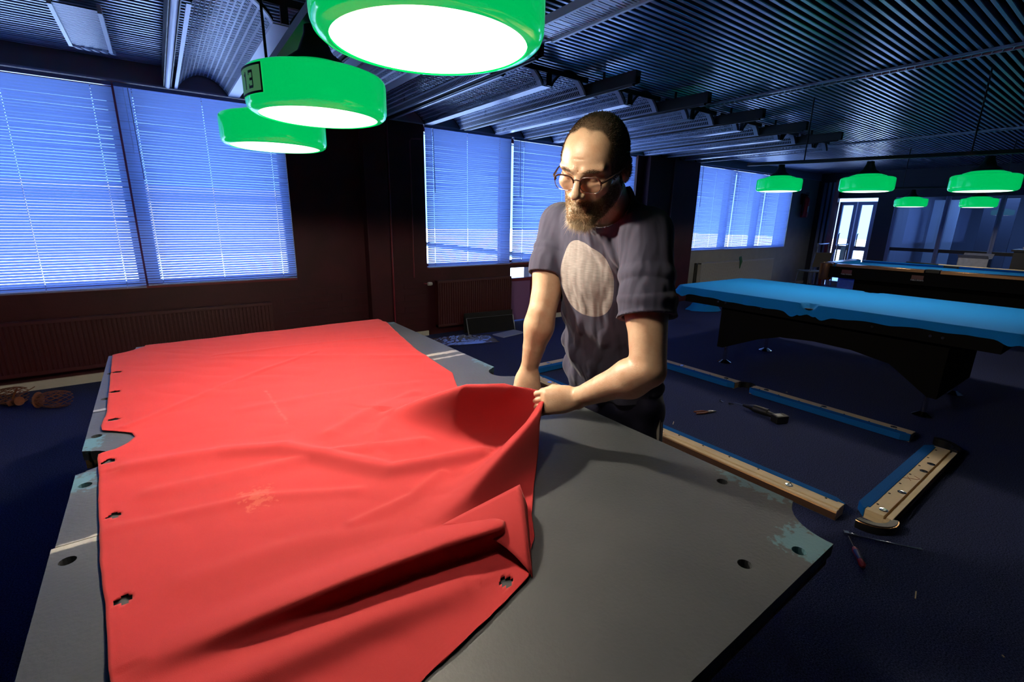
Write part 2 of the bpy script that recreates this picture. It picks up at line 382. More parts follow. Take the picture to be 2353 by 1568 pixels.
blind(-2.55, -.615, .80, 2.49, 'wide closed venetian blind left of the mullion in the nearest window', (.1, .4, .66, .93))
blind(-.60, .655, .815, 2.49, 'closed venetian blind behind the green lamps, right half of the nearest window', (.09, .48, .90))
blind(2.18, 3.42, .85, 2.50, 'narrow blue venetian blind just left of the red mullion in the middle window', (.08, .46, .85), yoff=.03)
blind(3.47, 5.93, .86, 2.50, 'wide lilac venetian blind directly behind the man', (.07, .36, .65, .93))
blind(7.70, 8.985, .925, 2.50, 'leftmost blind of the far grey wall, with a bright lower corner', (.08, .45, .85))
blind(9.01, 10.215, .925, 2.50, 'middle blind of the three on the far grey wall', (.1, .45, .85), wand=False)
blind(10.24, 11.45, .925, 2.50, 'rightmost blind of the far grey wall, partly behind a green lamp', (.1, .5, .9), wand=False)

# ---------------------------------------------------------------- radiators
def radiator(x0, x1, z0, z1, mt, label, d_=.07, pitch=.033):
    t = empty('radiator', ((x0+x1)/2, WY-.04, 0), label=label, cat='radiator'); hw = (x1-x0)/2
    mb = MB(); pr = []; x = -hw; yb = -d_
    while x < hw-.001:
        pr += [(x, yb), (x+pitch*.55, yb), (x+pitch*.7, yb+.008), (x+pitch*.9, yb+.008)]; x += pitch
    pr.append((hw, yb)); vs = [(a, b_, z) for z in (z0+.02, z1-.02) for a, b_ in pr]; n = len(pr)
    mb.add(vs, [(i, i+1, i+1+n, i+n) for i in range(n-1)]); mb.build('front_panel', mt, t)
    MB().box(-hw, hw, yb-.004, 0, z1-.03, z1).build('top_grille', mt, t, bevel=.004)
    MB().box(-hw, hw, yb-.004, 0, z0, z0+.03).box(-hw, -hw+.006, yb, 0, z0, z1).box(hw-.006, hw, yb, 0, z0, z1).build('side_panel', mt, t)
    for sx in (-hw+.2, hw-.23): MB().box(sx, sx+.03, -.02, .03, z0+.1, z1-.1).build('bracket', mt, t)
    return t
radiator(-2.6, .37, .15, .60, M['radred'], 'long dark red ribbed radiator under the nearest window')
r2 = radiator(2.25, 3.39, .11, .70, M['radred'], 'dark red ribbed radiator under the narrow blue blind of the middle window')
v = empty('radiator_valve', (2.16, WY-.09, .67), label='white round thermostat knob at the left end of the dark red radiator', cat='valve')
MB().lathe([(.004, -.035), (.021, -.03), (.024, .0), (.019, .025), (.004, .03)], n=20, cap0=True, cap1=True).build('knob', M['radgrey'], v, smooth=True).rotation_euler = (0, PI/2, 0)
MB().tube([(0, 0, 0), (-.05, .02, 0), (-.05, .06, 0)], .008).build('stem', M['redtrim'], v, smooth=True)
radiator(7.95, 10.85, .12, .70, M['radgrey'], 'long pale grey radiator under the far blinds')
MB_ = MB().tube([(7.84, WY-.06, 0), (7.84, WY-.06, .70)], .022); tag(MB_.build('heating_pipe', M['blackmatt'], smooth=True), 'short dark upright pipe left of the pale far radiator', 'pipe')

# ---------------------------------------------------------------- ceiling coolers: troughs and channels near the windows
ZP = 2.50
def strip_mesh_arch(x0, x1, ya, yb, zf, h, nx, ny, bw_):
    vs = []; fs = []
    # woven wire: longitudinal bars and cross bars on an arch
    def pt(u, y): return (x0+(x1-x0)*u, y, zf+h*math.sin(PI*u)**.8)
    for i in range(nx+1):
        u = i/nx; du = bw_/(x1-x0)/2
        a, b_ = max(0, u-du), min(1, u+du); o = len(vs)
        vs += [pt(a, ya), pt(b_, ya), pt(b_, yb), pt(a, yb)]; fs.append((o, o+1, o+2, o+3))
    seg = 10
    for j in range(ny+1):
        y = ya+(yb-ya)*j/ny
        for k in range(seg):
            o = len(vs); u0, u1 = k/seg, (k+1)/seg
            vs += [pt(u0, y-bw_*.45), pt(u1, y-bw_*.45), pt(u1, y+bw_*.45), pt(u0, y+bw_*.45)]; fs.append((o, o+1, o+2, o+3))
    return MB().add(vs, fs)
proto_arch = strip_mesh_arch(0, .38, 1.62, 3.66, 0, .13, 13, 95, .0085).mesh('grille'); proto_arch.materials.append(M['mesh'])
def archband(r0, y, w_, th):
    vs = []; fs = []; N = 20
    for k in range(N+1):
        u = k/N; x = .38*u; z = .13*math.sin(PI*u)**.8
        vs += [(x, y, z), (x, y+w_, z), (x, y+w_, z+th), (x, y, z+th)]
    for k in range(N):
        a = k*4
        for q_ in range(4): fs.append((a+q_, a+(q_+1) % 4, a+4+(q_+1) % 4, a+4+q_))
    return MB().add(vs, fs)
bandw = archband(0, 1.575, .045, .003).mesh('end_band'); bandw.materials.append(M['lightmetal'])
bandb = archband(0, 1.555, .018, .022).mesh('end_rim'); bandb.materials.append(M['black'])
bandc = archband(0, 3.66, .03, .02).mesh('end_rim'); bandc.materials.append(M['black'])
places = ['leftmost, above the nearest window', 'second from the left, behind the green lamps', 'third from the left, right of the biggest lamp', 'fourth from the left, above the man', 'fifth from the left, just right of the man', 'sixth from the left', 'seventh from the left', 'eighth from the left, farthest from the camera']
for i in range(8):
    xc = -.235+.974*i
    if i < 8:
        t = empty('cooling_trough', (xc+.048, 0, ZP), label='pair of arched perforated ceiling troughs, '+places[i], cat='ceiling trough', group='arched ceiling troughs by the windows')
        for ax in (.02, .49):
            o = bpy.data.objects.new('grille', proto_arch); COL.objects.link(o); o.parent = t; o.location = (ax-.0, 0, 0)
            for bme_ in (bandw, bandb, bandc):
                o = bpy.data.objects.new(bme_.name.split('.')[0], bme_); COL.objects.link(o); o.parent = t; o.location = (ax, 0, 0)
        MB().box(.40, .49, 1.575, 3.69, -.003, .004).build('centre_flange', M['lightmetal'], t)
        MB().box(.0, .022, 1.575, 3.69, -.003, .004).build('edge_flange', M['lightmetal'], t)
        MB().box(.868, .885, 1.575, 3.69, -.003, .004).build('edge_flange', M['lightmetal'], t)
        MB().box(.0, .885, 1.55, 1.562, .09, .13).box(.44, .48, 1.55, 1.57, .0, .09).build('hanger_bar', M['black'], t)
    c = empty('tube_light', (xc, 0, ZP), label='unlit fluorescent ceiling channel, '+places[i].replace('above the nearest window', 'with a pale tube over the nearest window'), cat='light fitting', group='unlit fluorescent channels by the windows')
    ye = 1.05 if i > 0 else 1.0
    MB().xprof([(-.028, .0), (-.03, .09), (.03, .09), (.028, .0), (.022, .0), (.02, .05), (-.02, .05), (-.022, .0)], ye, 3.70, axis='y').build('channel', M['black'], c)
    MB().tube([(0, ye+.04, .004), (0, 3.66, .004)], .019, n=14).build('tube', M['lightmetal'] if i == 0 else M['black'], c, smooth=True)
    for hy in (1.4, 3.2): MB().box(-.004, .004, hy, hy+.02, .09, .152).build('hanger', M['black'], c)

def vent(x, y, rz, label):
    vp_ = bpy.data.materials.get('vent_paint') or mat('vent_paint', (.72, .75, .84), .35, metal=.2)
    t = empty('ceiling_vent', (x, y, 2.56), rz, label=label, cat='vent')
    for sx in (-.115, .095): MB().box(sx, sx+.02, -.42, .42, -.015, .03).build('side_flange', vp_, t)
    s_ = MB()
    for k in range(36): yy = -.41+.023*k; s_.add([(-.095, yy, -.0015), (.095, yy, -.0015), (.095, yy+.017, -.0010), (-.095, yy+.017, -.0010), (.095, yy+.023, .006), (-.095, yy+.023, .006)], [(0, 1, 2, 3), (3, 2, 4, 5)])
    s_.build('panel', vp_, t)
    for k in range(5):
        xx = -.10+.046*k; MB().add([(xx, .42, -.012), (xx+.02, .42, -.012), (xx+.045, .62, .02), (xx+.02, .62, .02), (xx, .42, .02), (xx+.02, .42, .02), (xx+.045, .62, .05), (xx+.02, .62, .05)],
            [(0, 1, 2, 3), (4, 5, 6, 7), (0, 1, 5, 4), (1, 2, 6, 5), (2, 3, 7, 6), (3, 0, 4, 7)]).build('blade', M['lightmetal'], t)
    return t
vent(-.665, 2.62, 0, 'pale slatted air vent hanging under the ceiling at the upper left')
vent(1.60, .50, 0, 'grey slatted air vent by the right rim of the largest green lamp')

# ---------------------------------------------------------------- pool lamps
def lampmeshes():
    R = .238
    prof = [(.205, .0), (.212, .001), (.225, .005), (.235, .013), (.2395, .026), (.2405, .042), (.2405, .116), (.238, .128), (.231, .136), (.216, .142), (.165, .149), (.158, .157), (.120, .170), (.085, .182), (.070, .186)]
    sh = MB().lathe(prof, n=72).mesh('shade'); sh.materials.append(M['green'])
    df = MB().lathe([(.0001, -.006), (.10, -.005), (.19, .0), (.205, .004)], n=64).mesh('diffuser'); df.materials.append(M['diffuser'])
    cp = MB().lathe([(.105, .168), (.112, .172), (.108, .180), (.060, .215), (.035, .275), (.033, .30), (.0001, .302)], n=40).mesh('cap'); cp.materials.append(M['lamptop'])
    for me in (sh, df, cp): me.polygons.foreach_set('use_smooth', [True]*len(me.polygons))
    return sh, df, cp
SH, DF, CP = lampmeshes()
def lamp(x, y, z, label, power, s=.88, cat='lamp', group=None):
    t = empty('pool_lamp', (x, y, z), label=label, cat=cat, group=group); t.scale = (s, s, s)
    for nm, me in (('shade', SH), ('diffuser', DF), ('cap', CP)):
        o = bpy.data.objects.new(nm, me); COL.objects.link(o); o.parent = t
    if power:
        ld = bpy.data.lights.new('lamp_bulb', 'SPOT'); ld.energy = power; ld.color = (1.0, .86, .66); ld.shadow_soft_size = .05; ld.spot_size = math.radians(174); ld.spot_blend = .12
        lo = bpy.data.objects.new('bulb', ld); COL.objects.link(lo); lo.parent = t; lo.location = (0, 0, -.035)
    return t
LP1 = (.007, -.737, 1.775); LP2 = (.021, .086, 1.771); LP3 = (.016, .794, 1.751)
lamp(*LP1, 'largest and nearest green glass lamp, cut off by the top edge of the picture', 12)
l2 = lamp(*LP2, 'green glass lamp bearing the number 13 sticker, middle of the three over the red cloth', 125)
lamp(*LP3, 'smallest green lamp of the three over the red cloth, in front of the nearest blinds', 25)
lamp(4.822, .888, 1.792, 'green lamp over the blue covered table, leftmost of its row of three', 26)
lamp(4.868, .122, 1.767, 'green lamp over the blue covered table, middle of its row of three', 26)
lamp(4.883, -.668, 1.744, 'green lamp over the blue covered table, rightmost and largest of its row of three', 26)
lamp(9.30, .93, 1.765, 'small distant green lamp without visible glow, left one of the far pair', 16)
lamp(9.393, .148, 1.753, 'small distant green lamp with a white lower rim, right one of the far pair', 16)
# sticker 13 on lamp 2, curved on the shade
def arc_patch(a0, a1, z0, z1, R, n=10):
    vs = []; fs = []
    for k in range(n+1):
        a = a0+(a1-a0)*k/n
        vs += [(R*math.cos(a), R*math.sin(a), z0), (R*math.cos(a), R*math.sin(a), z1)]
    for k in range(n): fs.append((k*2, k*2+2, k*2+3, k*2+1))
    return MB().add(vs, fs)
ac = math.atan2(-1.63-.086, -.45-.021)-math.radians(63)     # shade angle where the sticker sits
w_ = math.radians(20)
stk = empty('number_sticker', (0, 0, 0)); stk.parent = l2; stk['label'] = 'black framed pale sticker with 13'
bg = arc_patch(ac-w_, ac+w_, .035, .124, .2425); bgo = bg.build('backing', M['decal'], stk)
fr = MB()
for (a, b_, c_, d_) in ((ac-w_, ac+w_, .035, .042), (ac-w_, ac+w_, .117, .124), (ac-w_, ac-w_+.03, .035, .124), (ac+w_-.03, ac+w_, .035, .124)):
    p_ = arc_patch(a, b_, c_, d_, .2430); fr.add(p_.v, p_.f)
def glyph(strokes, a_start):
    for (u0, v0, u1, v1) in strokes:   # u along +angle in radians, v height
        p_ = arc_patch(a_start+u0, a_start+u1, v0, v1, .2432, 4); fr.add(p_.v, p_.f)
glyph([(-.045, .052, -.010, .105), (-.08, .092, -.04, .100)], ac-.02)
glyph([(0, .098, .11, .106), (0, .052, .11, .060), (.03, .075, .11, .083), (.09, .056, .115, .080), (.09, .080, .115, .102), (0, .052, .02, .066), (0, .092, .02, .106)], ac+.05)
fr.build('digits', M['decalblack'], stk)
# bars that carry the lamps
def lampbar(a, b_, tilt_z, label, hang, capz):
    t = empty('lamp_rail', ((a[0]+b_[0])/2, (a[1]+b_[1])/2, (a[2]+b_[2])/2), label=label, cat='lamp rail')
    c = Vector(t.location)
    MB().rbox(Vector(a)-c, Vector(b_)-c, .05, .03).build('bar', M['black'], t)
    for h in hang:
        p0 = Vector(a).lerp(Vector(b_), h)-c; top = Vector((p0.x, p0.y, ZC-c.z))
        MB().tube([p0, top], .006, n=6).build('hanger', M['black'], t)
    return t
lampbar((4.83, 1.25, 2.085), (4.885, -1.0, 2.025), 0, 'long black rail holding the three green lamps over the blue covered table', (.25, .8), 0)
lampbar((9.27, 1.5, 2.065), (9.45, -.6, 2.035), 0, 'distant black rail holding the far pair of green lamps', (.2, .75), 0)
t = lampbar((.005, -1.1, 2.072), (.018, 1.15, 2.046), 0, 'black rail above the three green lamps over the red cloth', (.3, .85), 0)
# ribbed grey profile rail catching green light, hung beside the lamps
t = empty('cable_tray', (.74, 2.0, 2.42), label='grey slotted cable tray running up past the largest green lamp', cat='cable tray')
MB().box(-.05, -.045, -1.0, 1.1, -.04, .04).box(.045, .05, -1.0, 1.1, -.04, .04).box(-.05, .05, -1.0, 1.1, .035, .04).build('tray', M['lightmetal'], t)
tt = MB(); y = -.95
while y < 1.05: tt.box(-.046, -.030, y, y+.012, -.040, -.036); y += .03
tt.build('tooth_strip', M['lightmetal'], t, kind='stuff')
ch = MB()
for k in range(21): ch.tube([(0, 0, .03+k*.008), (.003*(1 if k % 2 else -1), 0, .034+k*.008), (0, .003, .038+k*.008)], .0012, n=4)
cho = ch.build('chain', M['black'], t); cho.location = (-.36, -.9, .0)

# ---------------------------------------------------------------- table 1: bare slate
TY = .0109
HL, HW, ZT = 1.352, .715, .80
t1 = empty('pool_table', (0, 0, 0), TY, label='large pool table in the foreground stripped to its bare grey slate', cat='pool table')
def arcpts(cx, cy, r, a0, a1, n=14): return [(cx+r*math.cos(a0+(a1-a0)*k/n), cy+r*math.sin(a0+(a1-a0)*k/n)) for k in range(n+1)]
def corner_cut(sx, sy):   # points along the corner pocket cut, from the long side tip to the short side tip
    tipl = (sx*HW, sy*(HL-.124)); tips = (sx*(HW-.100), sy*HL)
    c = (sx*(HW+.005), sy*(HL+.005)); pts = []
    a_l = math.atan2(tipl[1]-c[1], tipl[0]-c[0]); r_l = math.dist(tipl, c); a_s = math.atan2(tips[1]-c[1], tips[0]-c[0]); r_s = math.dist(tips, c)
    da = (a_s-a_l+PI) % (2*PI)-PI
    for k in range(13):
        u = k/12; r = r_l+(r_s-r_l)*u; pts.append((c[0]+r*math.cos(a_l+da*u), c[1]+r*math.sin(a_l+da*u)))
    return pts
S1, S2 = .41, -.42
holes = [(-.69, .18), (-.69, -.153), (-.69, -.484), (-.69, -.86), (-.69, .55), (-.69, .9), (.179, -1.327), (.397, -1.271), (.654, -1.076), (.70, -.823), (.53, -1.318), (.70, .20), (.70, .6), (.70, 1.0), (-.2, -1.32), (.69, -.5), (-.4, 1.32), (.3, 1.32)]
def hl(y0, y1): return [circ(x, y, .014, 14) for x, y in holes if y0+.03 < y < y1-.03 and abs(x) < HW-.018 and abs(y) < HL-.018]
far = [(-HW, S1+.0015)]+[(HW, S1+.0015)]+corner_cut(1, 1)+list(reversed(corner_cut(-1, 1)))
near = [(HW, S2-.0015), (-HW-.006, S2-.0015)]+corner_cut(-1, -1)+list(reversed(corner_cut(1, -1)))
sp_r = [(HW, -.078), (HW-.02, -.070)]+[(HW-.005-.062*math.cos(a), .0+.068*math.sin(a)) for a in np.linspace(-1.35, 1.35, 14)]+[(HW-.02, .070), (HW, .078)]
sp_l = [(-x, -y) for x, y in sp_r]
mid = [(-HW, S2+.0015), (HW, S2+.0015)]+sp_r+[(HW, S1-.0015), (-HW, S1-.0015)]+sp_l
for nm, pl, a, b_ in (('slate_slab', far, S1, HL), ('slate_slab', mid, S2, S1), ('slate_slab', near, -HL, S2)):
    MB().poly(pl, hl(a, b_), ZT-.028, ZT).build(nm, M['slate'], t1)
# timber frame glued under the slate, following the pocket cuts
def inset(pl, f=.997): return [(x*f, y*f) for x, y in pl]
full = [(-HW, S1), ] 
outl = [(HW, .078)]+corner_cut(1, 1)+list(reversed(corner_cut(-1, 1)))+[(-HW, .078)]+[(-x, y) for x, y in reversed(sp_r)][1:-1]+[(-HW, -.078)]+corner_cut(-1, -1)+list(reversed(corner_cut(1, -1)))+[(HW, -.078)]+sp_r[1:-1]
MB().poly(inset(outl, .996), [], ZT-.055, ZT-.028).build('slate_liner', M['woodedge'], t1)
MB().box(-.56, .56, -1.22, 1.22, .58, ZT-.055).build('table_frame', M['wooddark'], t1, bevel=.006)
cab = MB().xprof([(-.95, .18), (-.95, .58), (.95, .58), (.95, .18), (.62, .36), (-.62, .36)], -.42, .42); cab.build('cabinet', M['wooddark'], t1)
def foot(t, x, y, z=0):
    MB().lathe([(.0001, 0), (.068, 0), (.070, .006), (.040, .022), (.020, .034), (.018, .17), (.018, .20)], n=28, cap0=True).build('levelling_foot', M['chrome'], t, smooth=True).location = (x, y, z)
for sx in (-.36, .36):
    for sy in (-.85, .85): foot(t1, sx, sy)

# ---------------------------------------------------------------- red cloth: one sheet, heights from folds
def xl(y):
    pts = [(-1.25, -.56), (-1.10, -.575), (-.852, -.607), (-.68, -.622), (-.537, -.637), (-.30, -.655), (-.133, -.664), (-.02, -.674), (.022, -.676), (.030, -.640), (.06, -.612), (.10, -.595), (.14, -.604), (.175, -.64), (.208, -.678), (.25, -.684), (.338, -.676), (.7, -.684), (1.222, -.700), (1.232, -.690), (1.255, -.655), (1.30, -.615), (1.345, -.58), (1.45, -.565)]
    return float(np.interp(y, [p[0] for p in pts], [p[1] for p in pts]))+.003*snoise(y*14, 0, 3)
def xr(y):
    pts = [(-1.25, -.40), (-1.145, -.30), (-1.119, -.237), (-1.082, -.091), (-1.051, .016), (-1.0, .058), (-.966, .099), (-.90, .145), (-.80, .235), (-.70, .335), (-.64, .415), (-.56, .432), (-.50, .425), (-.397, .385), (-.22, .380), (-.05, .44), (.084, .499), (.508, .537), (.8, .585), (1.10, .640), (1.234, .668), (1.26, .655), (1.30, .66), (1.37, .655), (1.45, .64)]
    return float(np.interp(y, [p[0] for p in pts], [p[1] for p in pts]))+.003*snoise(y*11, 5, 3)
def ridge(P, pts, w_, asym=1.0):
    # P (N,2); pts list of (x,y,h); returns height contribution and signed side
    best = np.zeros(len(P)); side = np.zeros(len(P)); dmin = np.full(len(P), 9.)
    for (a, b_) in zip(pts[:-1], pts[1:]):
        A = np.array(a[:2]); B = np.array(b_[:2]); d = B-A; L = max(1e-9, d@d)
        t = np.clip(((P-A)@d)/L, 0, 1); C = A+t[:, None]*d; dd = P-C; dist = np.hypot(dd[:, 0], dd[:, 1])
        h = a[2]+(b_[2]-a[2])*t; ww = w_ if not callable(w_) else w_(h)
        sg = np.sign(d[0]*dd[:, 1]-d[1]*dd[:, 0])
        wa = np.where(sg > 0, ww*asym, ww)
        v = h*np.exp(-(dist/wa)**2)
        up = dist < dmin
        best = np.where(up, v, best); side = np.where(up, sg*dist, side); dmin = np.minimum(dmin, dist)
    return best, side
NU, NV = 190, 380
y0c, y1c = -1.22, 1.385
yy = np.linspace(y0c, y1c, NV); uu = np.linspace(0, 1, NU)
X = np.zeros((NV, NU)); Y = np.zeros((NV, NU))
for j, y in enumerate(yy):
    a, b_ = xl(y), xr(y)
    if y < -1.05:   # slanting front hem: squeeze rows
        pass
    X[j] = a+(b_-a)*uu; Y[j] = y
# far hem slants a little
fe = np.clip((yy-1.2)/.185, 0, 1)[:, None]; Y += fe*(-.035+.05*uu[None, :])
# front hem slants from (.016,-1.05) down to (-.60,-1.20)
P = np.stack([X.ravel(), Y.ravel()], 1)
hA, _ = ridge(P, [(.425, -.635, .150), (.33, -.50, .178), (.24, -.42, .170), (.18, -.31, .10), (.12, -.20, .025)], .12, .36)
hB, sB = ridge(P, [(.415, -.645, .142), (.335, -.685, .130), (.235, -.725, .105), (.121, -.765, .070), (.03, -.795, .036), (-.08, -.815, .012)], .062, .55)
H = np.maximum(hA, hB)
folds = [([(.02, -.905, .050), (-.10, -.885, .052), (-.26, -.868, .046), (-.40, -.86, .030), (-.55, -.85, .008)], .050, .55),
         ([(-.10, -1.01, .012), (-.26, -.99, .020), (-.42, -.98, .020), (-.58, -.96, .010)], .045, .6),
         ([(.20, -.60, .020), (-.05, -.541, .022), (-.16, -.38, .022), (-.253, -.249, .022), (-.40, -.17, .016), (-.601, -.124, .010)], .040, .7),
         ([(-.55, -.30, .006), (-.30, -.33, .010), (-.12, -.36, .014), (.1, -.43, .010)], .028, 1.0),
         ([(-.62, -.42, .003), (-.35, -.47, .008), (-.15, -.58, .006)], .02, 1.0),
         ([(.10, -.20, .010), (.0, -.30, .008), (-.06, -.50, .005)], .022, 1.0),
         ([(.25, -.05, .008), (.05, -.12, .009), (-.1, -.22, .012)], .03, 1.0),
         ([(.3, .05, .006), (.1, .12, .005), (-.3, .15, .003)], .03, 1.0),
         ([(.5, .4, .004), (.2, .6, .006), (-.3, .9, .003)], .03, 1.0),
         ([(.1, .75, .003), (-.2, .55, .005), (-.62, .20, .004)], .02, .6),
         ([(-.3, .95, .003), (.2, .92, .004), (.5, .86, .003)], .025, .7),
         ([(-.2, -.70, .006), (-.05, -.68, .008), (.06, -.62, .006)], .02, .8),
         ([(-.15, -.76, .004), (-.32, -.70, .007), (-.5, -.69, .003)], .03, 1.0)]
for pts, w_, asy in folds:
    h, _ = ridge(P, pts, w_, asy); H = np.maximum(H, h)+.25*np.minimum(H, h)
nz_ = np.array([snoise(x*2.2, y*2.2, 1.7)*.0035+snoise(x*7+2*y, y*5, 9.1)*.0016+abs(snoise(x*6, y*9+x*5, 4.4))*.003 for x, y in P])
H = H+np.clip(nz_+.0025, 0, 1)
# overhang: the crest of ridge B leans over the hollow, the front fold leans to the camera
lean = np.clip(hB/.13, 0, 1)**1.5
PX = P[:, 0]-.012*lean; PY = P[:, 1]-.015*lean*np.clip((.40-P[:, 0])/.1, 0, 1)
lA = np.clip(hA/.17, 0, 1)**2*np.clip((P[:, 1]+.62)/.10, 0, 1); PX = PX-.018*lA; PY = PY-.050*lA
hF, _ = ridge(P, folds[0][0], .040, .8); PY = PY-.045*np.clip(hF/.05, 0, 1)**1.2
# far hem hangs over the slate end a little
over = np.clip(P[:, 1]-1.352, 0, 1); H = H-over*.5
Z = ZT+.0025+H
vs = np.stack([PX, PY, Z], 1); fs = []
chole = [(-.654, .29), (-.649, -.046), (-.623, -.362), (-.597, -.677), (-.026, -1.035), (-.665, .60), (-.67, .88)]
XX = vs[:, 0].reshape(NV, NU); YYg = P[:, 1].reshape(NV, NU)
for j in range(NV-1):
    for i in range(NU-1):
        cx, cy = (XX[j, i]+XX[j+1, i+1])/2, (YYg[j, i]+YYg[j+1, i+1])/2
        # cut away below the slanting front hem
        if cy < np.interp(cx, [-.62, -.237, -.091, .016, .06], [-1.215, -1.119, -1.082, -1.051, -1.04])+.004*snoise(cx*20, 0, 2): continue
        if any(abs(cx-hx)/.017+abs(cy-hy)/.016 < .95 or (abs(cx-hx) < .013 and abs(cy-hy) < .009) for hx, hy in chole): continue
        fs.append((j*NU+i, j*NU+i+1, (j+1)*NU+i+1, (j+1)*NU+i))
me = bpy.data.meshes.new('red_cloth')
used = sorted({i for f in fs for i in f}); mp_ = {o_: n_ for n_, o_ in enumerate(used)}
allv = [tuple(vs[i]) for i in used]; allf = [tuple(mp_[i] for i in f) for f in fs]
# small turned-over triangle at the front corner
A_ = np.array([-.055, -.835, .822]); B_ = np.array([.135, -.865, .868]); C_ = np.array([.022, -1.050, .806]); n0 = len(allv); N_ = 16
idx = {}
for i in range(N_+1):
    for j in range(N_+1-i):
        a, b_ = i/N_, j/N_; c_ = 1-a-b_
        pnt = A_*a+B_*b_+C_*c_; bul = a*c_*4
        pnt = pnt+np.array([.016, -.002, .020])*bul+np.array([0, 0, .02])*(b_*c_*2)
        idx[(i, j)] = len(allv); allv.append(tuple(pnt))
for i in range(N_):
    for j in range(N_-i):
        allf.append((idx[(i, j)], idx[(i+1, j)], idx[(i, j+1)]))
        if i+j < N_-1: allf.append((idx[(i+1, j)], idx[(i+1, j+1)], idx[(i, j+1)]))
# flap's hanging back, from its outer edge down to the slate
o0 = len(allv)
for k in range(13):
    u = k/12; p0 = B_*(1-u)+C_*u; p0 = p0+np.array([0, 0, .02])*(2*u*(1-u)); p1 = np.array([p0[0]+.022*(1-u), p0[1]-.004, ZT+.004])
    allv += [tuple(p0), tuple(p1)]
for k in range(12): allf.append((o0+2*k, o0+2*k+1, o0+2*k+3, o0+2*k+2))
me.from_pydata(allv, [], allf); me.update()
rc = link('red_cloth', me, M['redcloth'], smooth=True); rc.rotation_euler = (0, 0, TY)
sol = rc.modifiers.new('thickness', 'SOLIDIFY'); sol.thickness = .0014; sol.offset = 0
tag(rc, 'old red baize cloth with bolt holes being pulled off the bare slate', 'cloth')
# ---------------------------------------------------------------- tables 2 and 3
def hem_strip(pts, z0, z1f, out, n_sub=10):
    vs = []; fs = []
    L = []
    for (a, b_) in zip(pts[:-1], pts[1:]):
        for k in range(n_sub): L.append((a[0]+(b_[0]-a[0])*k/n_sub, a[1]+(b_[1]-a[1])*k/n_sub))
    L.append(pts[-1])
    return L
t2 = empty('covered_pool_table', (4.735, .08, 0), -.012, label='pool table without rails covered in bright blue cloth, black cabinet on chrome feet', cat='pool table')
HX2, HY2, Z2 = .72, 1.37, .795
def _arc(cx, cy, r, a0, a1): return [(cx+r*math.cos(a0+(a1-a0)*k/8), cy+r*math.sin(a0+(a1-a0)*k/8)) for k in range(9)]
_o = _arc(HX2, -HY2, .10, PI, PI/2)+_arc(HX2, 0, .095, PI*1.5, PI/2)+_arc(HX2, HY2, .10, -PI/2, -PI)+_arc(-HX2, HY2, .10, 0, -PI/2)+_arc(-HX2, 0, .095, PI/2, -PI/2)+_arc(-HX2, -HY2, .10, PI/2, 0)
MB().poly(_o, [], .755, Z2-.004).build('slate_slab', M['slate'], t2)
for sx in (-1, 1):
    MB().box(sx*.70-.02, sx*.70+.02, -1.22, 1.22, .64, .754).build('apron', M['wooddark'], t2, bevel=.003)
for sy in (-1, 1): MB().box(-.68, .68, sy*1.20-.02, sy*1.20+.02, .64, .754).build('apron', M['wooddark'], t2, bevel=.003)
bm_ = MB().lathe([(.0001, .006), (.010, .006), (.012, .003), (.012, 0)], n=16).mesh('bolt'); bm_.materials.append(M['chrome'])
for y in (.84, .76, .40, -.48, -.84, -.91):
    o = bpy.data.objects.new('bolt', bm_); COL.objects.link(o); o.parent = t2; o.location = (-.722, y, .69); o.rotation_euler = (0, -PI/2, 0)
pr = [(-.92, .17), (-.92, .64), (.92, .64), (.92, .17), (.86, .17)]+[(.50-.0*k, .34) for k in range(1)]+[(.30, .405), (0, .43), (-.30, .42), (-.58, .37)]+[(-.86, .17)]
MB().xprof(pr, -.50, .48).build('cabinet', M['wooddark'], t2, bevel=.003)
for sx in (-.44, .44):
    for sy in (-.85, .85): foot(t2, sx, sy)
